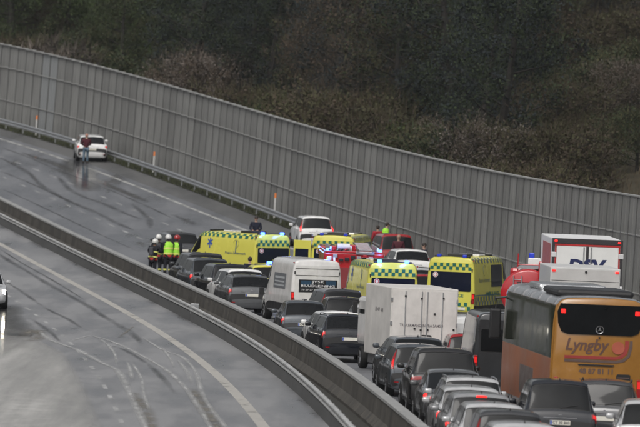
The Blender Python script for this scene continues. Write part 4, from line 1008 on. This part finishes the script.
MB().prism([(-.92, 1.94), (-.92, 1.87), (.50, 1.87), (.70, 1.92), (.84, 2.06), (.90, 2.29), (.90, 2.48), (.83, 2.48), (.82, 2.29), (.77, 2.09), (.65, 1.98), (.48, 1.94)], -.014, .01).build('logo_swoosh', LGR, r)
MB().cyl((.52, -.01, 2.28), (0, 1, 0), .17, .03, 24).build('logo_circle', LCIR, r)
rear_text('lettering', '48 87 81 11', -.52, .40, 1.56, 1.71, -.010, LGR, r, bold=.025)
rear_text('lettering', 'www.lyngbyturist.dk', -.50, .45, 1.38, 1.45, -.010, LGR, r)
MB().prism([(-.55, 1.82), (-.52, 1.78), (.40, 1.78), (.43, 1.82)][::-1], -.03, .0).build('handle_recess', BLACKP, r)
MB().box(-.58, .45, -.012, .0, .62, .63).build('hatch_seam', BLACKP, r)
gr_ = panel('engine_grille', .50, .88, .96, 1.58, -.004, BLACKP, r, .05)
for i in range(7): MB().box(.53, .85, -.03, -.012, 1.02+i*.075, 1.05+i*.075).build('grille_slat', LGR, gr_)
for sx in (-1, 1):
    t_ = MB().box(sx*1.12-.06, sx*1.12+.06, -.03, .05, .75, 1.45, .02).build('tail_light', TAIL, r); MB().box(sx*1.12-.045, sx*1.12+.045, -.04, 0, 1.2, 1.4).build('tail_lamp', TAILDIM, t_)
MB().cyl((.0, -.02, 2.54), (0, 1, 0), .025, .05, 8).build('camera_eye', BLACKP, r)
MB().box(-1.2, 1.2, -.08, .2, .32, .55, .03).build('bumper', CO, r)
for sx in (-1, 1):
    MB().box(sx*1.5-.16, sx*1.5+.16, 12.0, 12.2, 2.0, 2.85, .05).build('mirror', BLACKP, r); MB().tube([(sx*1.15, 12.1, 3.2), (sx*1.5, 12.15, 3.15), (sx*1.5, 12.1, 2.8)], .04, 6).build('mirror_arm', BLACKP, r)
wheels(r, .5, .3, 1.12, (2.9, 9.6), True)

# --- fire engine
r = empty('fire_engine', vehicle_matrix(355, 284.0, 2.1, -3.5) @ Matrix.Diagonal((1, 1, .88, 1)), label='red fire engine with silver roof gear and amber lamps beside the ambulances', cat='fire engine')
MB().box(-1.22, 1.22, 0, 5.2, .55, 2.72, .06).build('body', RED, r); cab(r, 5.3, 1.2, 2.85, RED, 2.2)
MB().box(-.4, .4, .1, 7., .35, .6).build('chassis', BLACKP, r)
ROLL_ = mat('roller_shutter', (.30, .31, .32), .35, .7, .5, .1, 2)
for y0 in (.35, 2.0, 3.65):
    for sx in (-1, 1):
        s_ = MB().box(sx*1.225-.012, sx*1.225+.012, y0, y0+1.45, .8, 2.2).build('roller_shutter', ROLL_, r)
panel('rear_shutter', -.70, .70, 1.05, 2.05, -.005, mat('rear_bay', (.22, .03, .03), .4), r, .03)
panel('rear_window', -.05, .95, 2.02, 2.36, -.012, GLASS, r, .03)
for a in (-1, 1):
    MB().prism([(a*.86-.30, .8), (a*.86+.30, .8), (a*.86+.30, 1.3), (a*.86-.30, 1.0)], -.012, .0).build('chevron', mat('hi_vis_yellow', (.60, .68, .05), .5), r)
    MB().prism([(a*.86-.30, 1.25), (a*.86+.30, 1.55), (a*.86+.30, 1.95), (a*.86-.30, 1.65)], -.012, .0).build('chevron', mat('hi_vis_yellow', (.60, .68, .05), .5), r)
panel('white_sign', -.10, .42, 1.30, 1.72, -.022, PRINTW, r, .02, .006)
rear_text('lettering', 'BRAND', -.05, .37, 1.54, 1.64, -.032, REDINK, r, bold=.02); rear_text('lettering', 'REDNING', -.05, .37, 1.38, 1.48, -.032, REDINK, r, bold=.02)
for xx, m_ in ((-.74, TAILON), (.26, AMBERON), (.46, AMBERON)):
    MB().cyl((xx, -.03, 2.28), (0, 1, 0), .075 if m_ is AMBERON else .06, .06, 12).build('lamp', m_, r)
MB().box(-1.15, 1.15, -.02, 4.9, 2.72, 2.80, .02).build('roof_deck', RED, r)
for sx in (-.95, .95): MB().box(sx-.04, sx+.04, .0, 4.8, 2.80, 3.0, .015).build('roof_rail', STEELG, r)
ld = MB()
for xx in (.15, .75): ld.tube([(xx, -.35, 2.86), (xx, 4.6, 3.06)], .04, 6)
for i in range(14): ld.tube([(.15, -.25+i*.36, 2.87+i*.0145), (.75, -.25+i*.36, 2.87+i*.0145)], .02, 5)
ld.build('ladder', CHROME, r)
MB().box(.08, .82, -.06, .3, 2.66, 2.80, .02).build('ladder_bracket', STEELG, r)
for i, (xx, m_) in enumerate(((-.85, RED), (-.55, STEELG), (-.2, WHITED), (-.02, RED))): MB().box(xx-.13, xx+.13, .1+i*.2, .8+i*.2, 2.8, 3.02+.05*(i % 2), .03).build('roof_locker', m_, r)
MB().cyl((-.42, .3, 3.0), (1, 0, 0), .14, .5, 14).build('hose_reel', WHITED, r)
beacon(r, -1.05, .1, 2.80, True); beacon(r, 1.05, .1, 2.80, True)
random.seed(3)
for i in range(9):      # tools and fittings racked across the rear
    xx = -1.0+i*.24; zz = random.uniform(2.42, 2.6); MB().box(xx-.09, xx+.09, -.10, .02, zz-.1, zz+random.uniform(.02, .14), .02).build('tool', random.choice([RED, STEELG, WHITED, BLACKP, STEELG]), r)
for i in range(5): MB().tube([(-1.0+i*.16, -.04, 2.85), (-.9+i*.2, .9, 2.95+.04*(i % 3)), (-.8+i*.2, 3.5, 3.0)], .035, 6).build('suction_hose', [BLACKP, RED, STEELG][i % 3], r, True)
MB().tube([(-1.1, -.1, 1.2), (-.75, -.14, 1.9), (-.8, -.12, 2.5)], .045, 7).build('hose', WHITED, r, True)
for xx in (-1.1, -.95): MB().tube([(xx, -.06, .7), (xx, -.06, 2.5)], .025, 6).build('grab_rail', mat('hi_vis_yellow', (.6, .68, .05), .5), r)
MB().box(-1.2, 1.2, -.12, .1, .5, .68, .02).build('bumper', PRINTW, r)
wheels(r, .48, .3, 1.02, (1.6, 6.3), False)
# --- red tanker with domed rear end
r = empty('fire_tanker', vehicle_matrix(529, 257.5, 1.8, -9.), label='red fire tanker with a rounded tank end left of the tall lorry', cat='fire truck')
pts = [(0, .04), (.04, .0), (.16, -.02)]
tk = MB(); n = 28; prof = [(0., .0), (.90, .01), (.98, .05), (1., .12), (1., .5), (1., 5.0), (.9, 5.2), (0, 5.25)]; vs = []; fs = []
for q, y in prof:
    for i in range(n): a = 2*math.pi*i/n; vs.append((q*1.02*math.cos(a), y, 1.78+q*.92*math.sin(a)))
for i in range(len(prof)-1):
    for j in range(n): fs.append((i*n+j, i*n+(j+1) % n, (i+1)*n+(j+1) % n, (i+1)*n+j))
tk.add(vs, fs).build('tank', RED, r, True)
MB().box(-.5, .5, .2, 7.2, .5, .9).build('chassis', BLACKP, r); cab(r, 5.5, .95, 2.6, RED, 2.0)
for zz in (2.2, 1.75): MB().box(-.42, .25, -.03, .06, zz-.015, zz+.015).build('tank_band', DKF, r)
MB().box(-.45, .95, .2, 4.6, 2.70, 2.76).build('walkway', STEELG, r)
for xx, yy in ((-.42, .25), (.9, .25)): MB().tube([(xx, yy, 2.6), (xx, yy, 3.25)], .025, 6).build('rail_post', RED, r)
MB().tube([(-.42, .25, 2.85), (.9, .25, 2.85)], .025, 6).build('hand_rail', RED, r)
MB().box(.35, .75, -.08, .5, 2.35, 3.0, .04).build('hose_locker', RED, r)
for xx in (-.55, -.25): MB().tube([(xx, -.05, 1.0), (xx, -.05, 2.45)], .02, 6).build('rear_ladder', STEELG, r)
for i in range(5): MB().tube([(-.55, -.05, 1.1+i*.3), (-.25, -.05, 1.1+i*.3)], .014, 5).build('ladder_rung', STEELG, r)
MB().box(-.15, .3, -.10, .04, 1.9, 2.15, .03).build('rear_locker', DRED, r); MB().cyl((.0, -.06, 1.6), (0, 1, 0), .14, .1, 14).build('outlet_cap', DKF, r)
MB().box(.42, .58, -.14, -.05, 2.1, 2.7, .04).build('valve_cover', mat('valve_grey', (.14, .15, .15), .4), r)
MB().sphere((.52, -.1, 1.95), .15, .15, .15).build('chrome_valve', CHROME, r, True)
MB().box(-.25, .60, 4.7, 4.9, 2.76, 3.0, .02).build('beacon_mount', WHITED, r)
for xx in (-.12, .50): MB().box(xx-.10, xx+.10, 4.72, 4.9, 3.0, 3.2, .03).build('beacon', BLUEOFF, r)
for xx in (-.12, .50): MB().cyl((xx, 4.8, 2.95), (0, 0, 1), .03, .5, 8).build('beacon_stem', DKF, r)
MB().box(-1.1, 1.1, -.05, .15, .55, .75, .02).build('bumper', PRINTW, r)
for sx in (-1, 1): MB().box(sx*.95-.1, sx*.95+.1, -.07, 0, .8, .95).build('tail_light', TAIL, r)
wheels(r, .48, .3, 1.0, (1.5, 6.2), False)

# ================================================================== PEOPLE
SKIN = mat('skin', (.42, .26, .19), .6); HAIR = mat('dark_hair', (.03, .022, .018), .7)
def skinmesh(name, V, E_, R, m, parent, root=0, sub=1):
    me = bpy.data.meshes.new(name); me.from_pydata(V, E_, []); o = obj(name, me, m, parent)
    md = o.modifiers.new('Skin', 'SKIN'); md.use_smooth_shade = True
    for i, sv in enumerate(me.skin_vertices[0].data):
        rr = R[i]; sv.radius = rr if isinstance(rr, tuple) else (rr, rr); sv.use_root = (i == root)
    o.modifiers.new('Subdivision', 'SUBSURF').levels = sub; o.modifiers['Subdivision'].render_levels = sub
    return o
def person(label, x, ytop, H, face, jacket, trousers, helmet=None, vest=None, bands=None, pose='down', hair=None, o0=8., Y0=320., scale=1., bend=0., oY=None):
    """face: degrees the person faces, 0 = away from the camera, 180 = to the camera, 90 = to the left"""
    o_, Y_ = oY if oY else solve(x, ytop, H, o0, Y0); p = road(o_, Y_, .006)
    r = empty('person', Matrix.Translation(p) @ Matrix.Rotation(math.radians(face), 4, 'Z') @ Matrix.Scale(H/1.80, 4), label=label, cat='person')
    b = math.radians(bend)
    def T(v):      # lean the upper body forward about the hips
        v = Vector(v)
        if v.z > .96: d = v-Vector((0, 0, .96)); v = Vector((0, 0, .96))+Vector((d.x, d.y*math.cos(b)+d.z*math.sin(b), d.z*math.cos(b)-d.y*math.sin(b)))
        return tuple(v)
    if pose == 'down': arm = [(.21, 0, 1.46), (.27, -.02, 1.19), (.25, .10, .95)]
    elif pose == 'front': arm = [(.21, 0, 1.46), (.28, .05, 1.18), (.12, .28, 1.10)]
    else: arm = [(.21, 0, 1.46), (.31, .10, 1.25), (.22, .32, 1.30)]
    V = [(0, 0, .96), (0, 0, 1.15), (0, 0, 1.40), (0, .0, 1.53), (0, .015, 1.62), (0, .02, 1.72), (0, .015, 1.79)]; R = [(.155, .11), (.145, .10), (.165, .105), .055, (.065, .075), (.075, .095), .05]
    E_ = [(0, 1), (1, 2), (2, 3), (3, 4), (4, 5), (5, 6)]
    ja, jr, je = [(0, 0, .90), (0, 0, 1.15), (0, 0, 1.40), (0, 0, 1.50)], [(.185, .14), (.175, .135), (.195, .14), (.09, .09)], [(0, 1), (1, 2), (2, 3)]
    tv, tr_, te = [(0, 0, .95)], [(.17, .13)], []
    for s in (-1, 1):
        i = len(V); sh, el, wr = [(s*a, c, d) for a, c, d in arm]; d = (Vector(wr)-Vector(el)).normalized()
        V += [sh, el, wr, tuple(Vector(wr)+d*.07)]; R += [.055, .042, .032, (.036, .022)]; E_ += [(2, i), (i, i+1), (i+1, i+2), (i+2, i+3)]
        side = d.cross(Vector((1, 0, 0))).normalized()
        for q, (off, ln) in enumerate(((-.03, .06), (-.010, .078), (.010, .082), (.03, .072))):     # four fingers, bent, and a thumb
            k = len(V); a = Vector(wr)+d*.10+side*off; V += [tuple(a+d*ln*.5), tuple(a+d*ln*.85+Vector((-s*.02, 0, 0)))]; R += [.009, .008]; E_ += [(i+3, k), (k, k+1)]
        k = len(V); V += [tuple(Vector(wr)+d*.05+side*.05), tuple(Vector(wr)+d*.09+side*.06)]; R += [.011, .009]; E_ += [(i+3, k), (k, k+1)]
        k = len(V); hp, kn, an, to = (s*.095, 0, .90), (s*.11, .02, .50), (s*.12, -.01, .09), (s*.13, .15, .04)
        V += [hp, kn, an, to]; R += [.085, .058, .042, .035]; E_ += [(0, k), (k, k+1), (k+1, k+2), (k+2, k+3)]
        j = len(ja); ja += [sh, el, tuple(Vector(wr)-d*.02)]; jr += [.082, .066, .052]; je += [(2, j), (j, j+1), (j+1, j+2)]
        j = len(tv); tv += [hp, kn, (an[0], an[1], .10)]; tr_ += [.11, .08, .068]; te += [(0, j), (j, j+1), (j+1, j+2)]
    body = skinmesh('body', [T(v) for v in V], E_, R, SKIN, r)
    jk = skinmesh('jacket', [T(v) for v in ja], je, jr, jacket, r)
    skinmesh('trousers', tv, te, tr_, trousers, r)
    for s in (-1, 1): MB().box(s*.125-.055, s*.125+.055, -.09, .20, .0, .11, .03).build('boot', RUBBER, r)
    def ring(z, rx, ry, h, m, par, nm):
        mb = MB(); n = 18; vs = [T(((rx+e)*math.cos(2*math.pi*i/n), (ry+e)*math.sin(2*math.pi*i/n), z+d)) for d, e in ((-h/2, 0), (h/2, 0)) for i in range(n)]
        mb.add(vs, [(i, (i+1) % n, n+(i+1) % n, n+i) for i in range(n)]).build(nm, m, par, True)
    if vest:
        vm = MB(); n = 20; prof = [(.90, .205, .165), (1.0, .202, .162), (1.15, .198, .158), (1.30, .215, .165), (1.43, .215, .16), (1.52, .12, .11)]
        vs = [T((rx*math.cos(2*math.pi*i/n), ry*math.sin(2*math.pi*i/n), z)) for z, rx, ry in prof for i in range(n)]
        v_ = vm.add(vs, [(a*n+i, a*n+(i+1) % n, (a+1)*n+(i+1) % n, (a+1)*n+i) for a in range(len(prof)-1) for i in range(n)]).build('vest', vest, r, True)
    if bands:
        for z, rx, ry in ((1.02, .212, .172), (1.24, .214, .170)): ring(z, rx, ry, .06, bands, jk, 'reflective_band')
        ring(.93, .208, .168, .07, REDINK, jk, 'hem_band')
        for s in (-1, 1):
            mb = MB(); n = 12; c = Vector((s*.113, .01, .36)); mb.add([(c.x+.082*math.cos(2*math.pi*i/n), c.y+.082*math.sin(2*math.pi*i/n), c.z+d) for d in (-.03, .03) for i in range(n)], [(i, (i+1) % n, n+(i+1) % n, n+i) for i in range(n)]).build('trouser_band', bands, r, True)
        if not vest: MB().box(-.10, .10, -.26, -.13, 1.08, 1.46, .04).build('back_label', mat('back_panel', (.05, .05, .06), .6), jk)
    hc = Vector(T((0, .02, 1.70)))
    if helmet:
        h_ = MB().sphere((hc.x, hc.y, hc.z+.02), .135, .155, .135, 14, 9).build('helmet', helmet, r, True)
        MB().box(hc.x-.12, hc.x+.12, hc.y+.08, hc.y+.19, hc.z-.02, hc.z+.015, .01).build('helmet_brim', BLACKP, h_)
        MB().box(hc.x-.10, hc.x+.10, hc.y-.175, hc.y-.08, hc.z-.10, hc.z-.04, .01).build('neck_guard', BLACKP, h_)
    else:
        MB().sphere((hc.x, hc.y-.02, hc.z+.03), .098, .112, .108, 12, 8).build('hair', hair or HAIR, r, True)
    f_ = MB(); f_.add([(hc.x, hc.y+.135, hc.z-.04), (hc.x-.018, hc.y+.09, hc.z-.045), (hc.x+.018, hc.y+.09, hc.z-.045), (hc.x, hc.y+.09, hc.z+.01)], [(0, 1, 3), (0, 3, 2), (0, 2, 1)]); f_.build('nose', SKIN, r)
    for s in (-1, 1):
        MB().sphere((hc.x+s*.035, hc.y+.095, hc.z+.0), .014, .01, .009, 8, 5).build('eye', BLACKP, r, True)
        MB().sphere((hc.x+s*.085, hc.y+.0, hc.z-.02), .012, .025, .032, 8, 5).build('ear', SKIN, r, True)
    MB().box(hc.x-.028, hc.x+.028, hc.y+.085, hc.y+.098, hc.z-.082, hc.z-.072).build('mouth', mat('lips', (.25, .09, .08), .5), r)
    return r
FIREJ = mat('fire_jacket', (.016, .017, .022), .8, 0, .2, .2, 8, 0, 0, .4, 12); HV = mat('hi_vis_green', (.36, .75, .06), .6, 0, .3, .12, 6, 0, 0, .3, 12); BAND = mat('reflective_yellow', (.70, .70, .18), .4); JRED = mat('red_jacket', (.30, .02, .03), .7, 0, .2, .2, 8)
DARKJ = mat('navy_jacket', (.015, .017, .03), .8, 0, .2, .2, 8); JEAN = mat('blue_jeans', (.10, .15, .20), .8, 0, .2, .2, 8); MAROON = mat('maroon_jacket', (.075, .018, .026), .8, 0, .2, .2, 8); HW = paint('helmet_white', (.66, .66, .64)); HR = paint('helmet_red', (.35, .03, .03)); BLKT = mat('black_trousers', (.014, .014, .016), .8)
kw = dict(o0=14., Y0=320.)
person('firefighter in dark jacket and white helmet, leftmost of the group', 154, 239.5, 1.82, -25, FIREJ, FIREJ, HW, None, BAND, 'up', bend=10, **kw)
person('firefighter in dark jacket and white helmet seen from behind, second from left', 159, 235.5, 1.90, 5, FIREJ, FIREJ, HW, None, BAND, 'front', **kw)
person('firefighter in yellow green vest and white helmet', 169.5, 235.5, 1.92, 18, FIREJ, FIREJ, HW, HV, BAND, 'front', bend=9, **kw)
person('firefighter in green vest and red helmet beside the ambulance', 176.5, 236, 1.90, -30, FIREJ, FIREJ, HR, HV, BAND, 'down', bend=4, **kw)
person('man in dark clothes standing beyond the diagonal ambulance', 256.5, 216.5, 1.80, 175, DARKJ, BLKT, None, None, None, 'front', o0=7., Y0=330.)
person('dark haired person standing between the queue and the diagonal ambulance', 250, 257.5, 1.72, 0, DARKJ, BLKT, None, None, None, 'down', o0=11., Y0=298., oY=(lane_o(250, 296.5, 1.6), 296.5))
person('person in yellow green high visibility jacket climbing by the wall', 384.5, 222.5, 1.80, -70, HV, FIREJ, None, HV, None, 'front', bend=12, o0=4., Y0=340.)
person('person in red jacket beside the high visibility worker', 378, 226, 1.72, 20, JRED, BLKT, None, None, None, 'down', o0=4., Y0=340.)
person('person with bare head behind the red people carrier', 399, 235.5, 1.76, 180, MAROON, BLKT, None, None, None, 'down', hair=SKIN, o0=4., Y0=338.)
person('long haired person in black coat beside the white crossover', 424.5, 243.5, 1.76, 110, DARKJ, BLKT, None, None, None, 'up', o0=2., Y0=312.)
person('man in maroon jacket and jeans standing behind the lone white hatchback', 85.6, 130.6, 1.80, 10, MAROON, JEAN, None, None, None, 'front', hair=mat('bald_scalp', (.40, .20, .15), .6), o0=3.5, Y0=430., oY=(lane_o(86.2, 432.2, 1.0), 432.2))
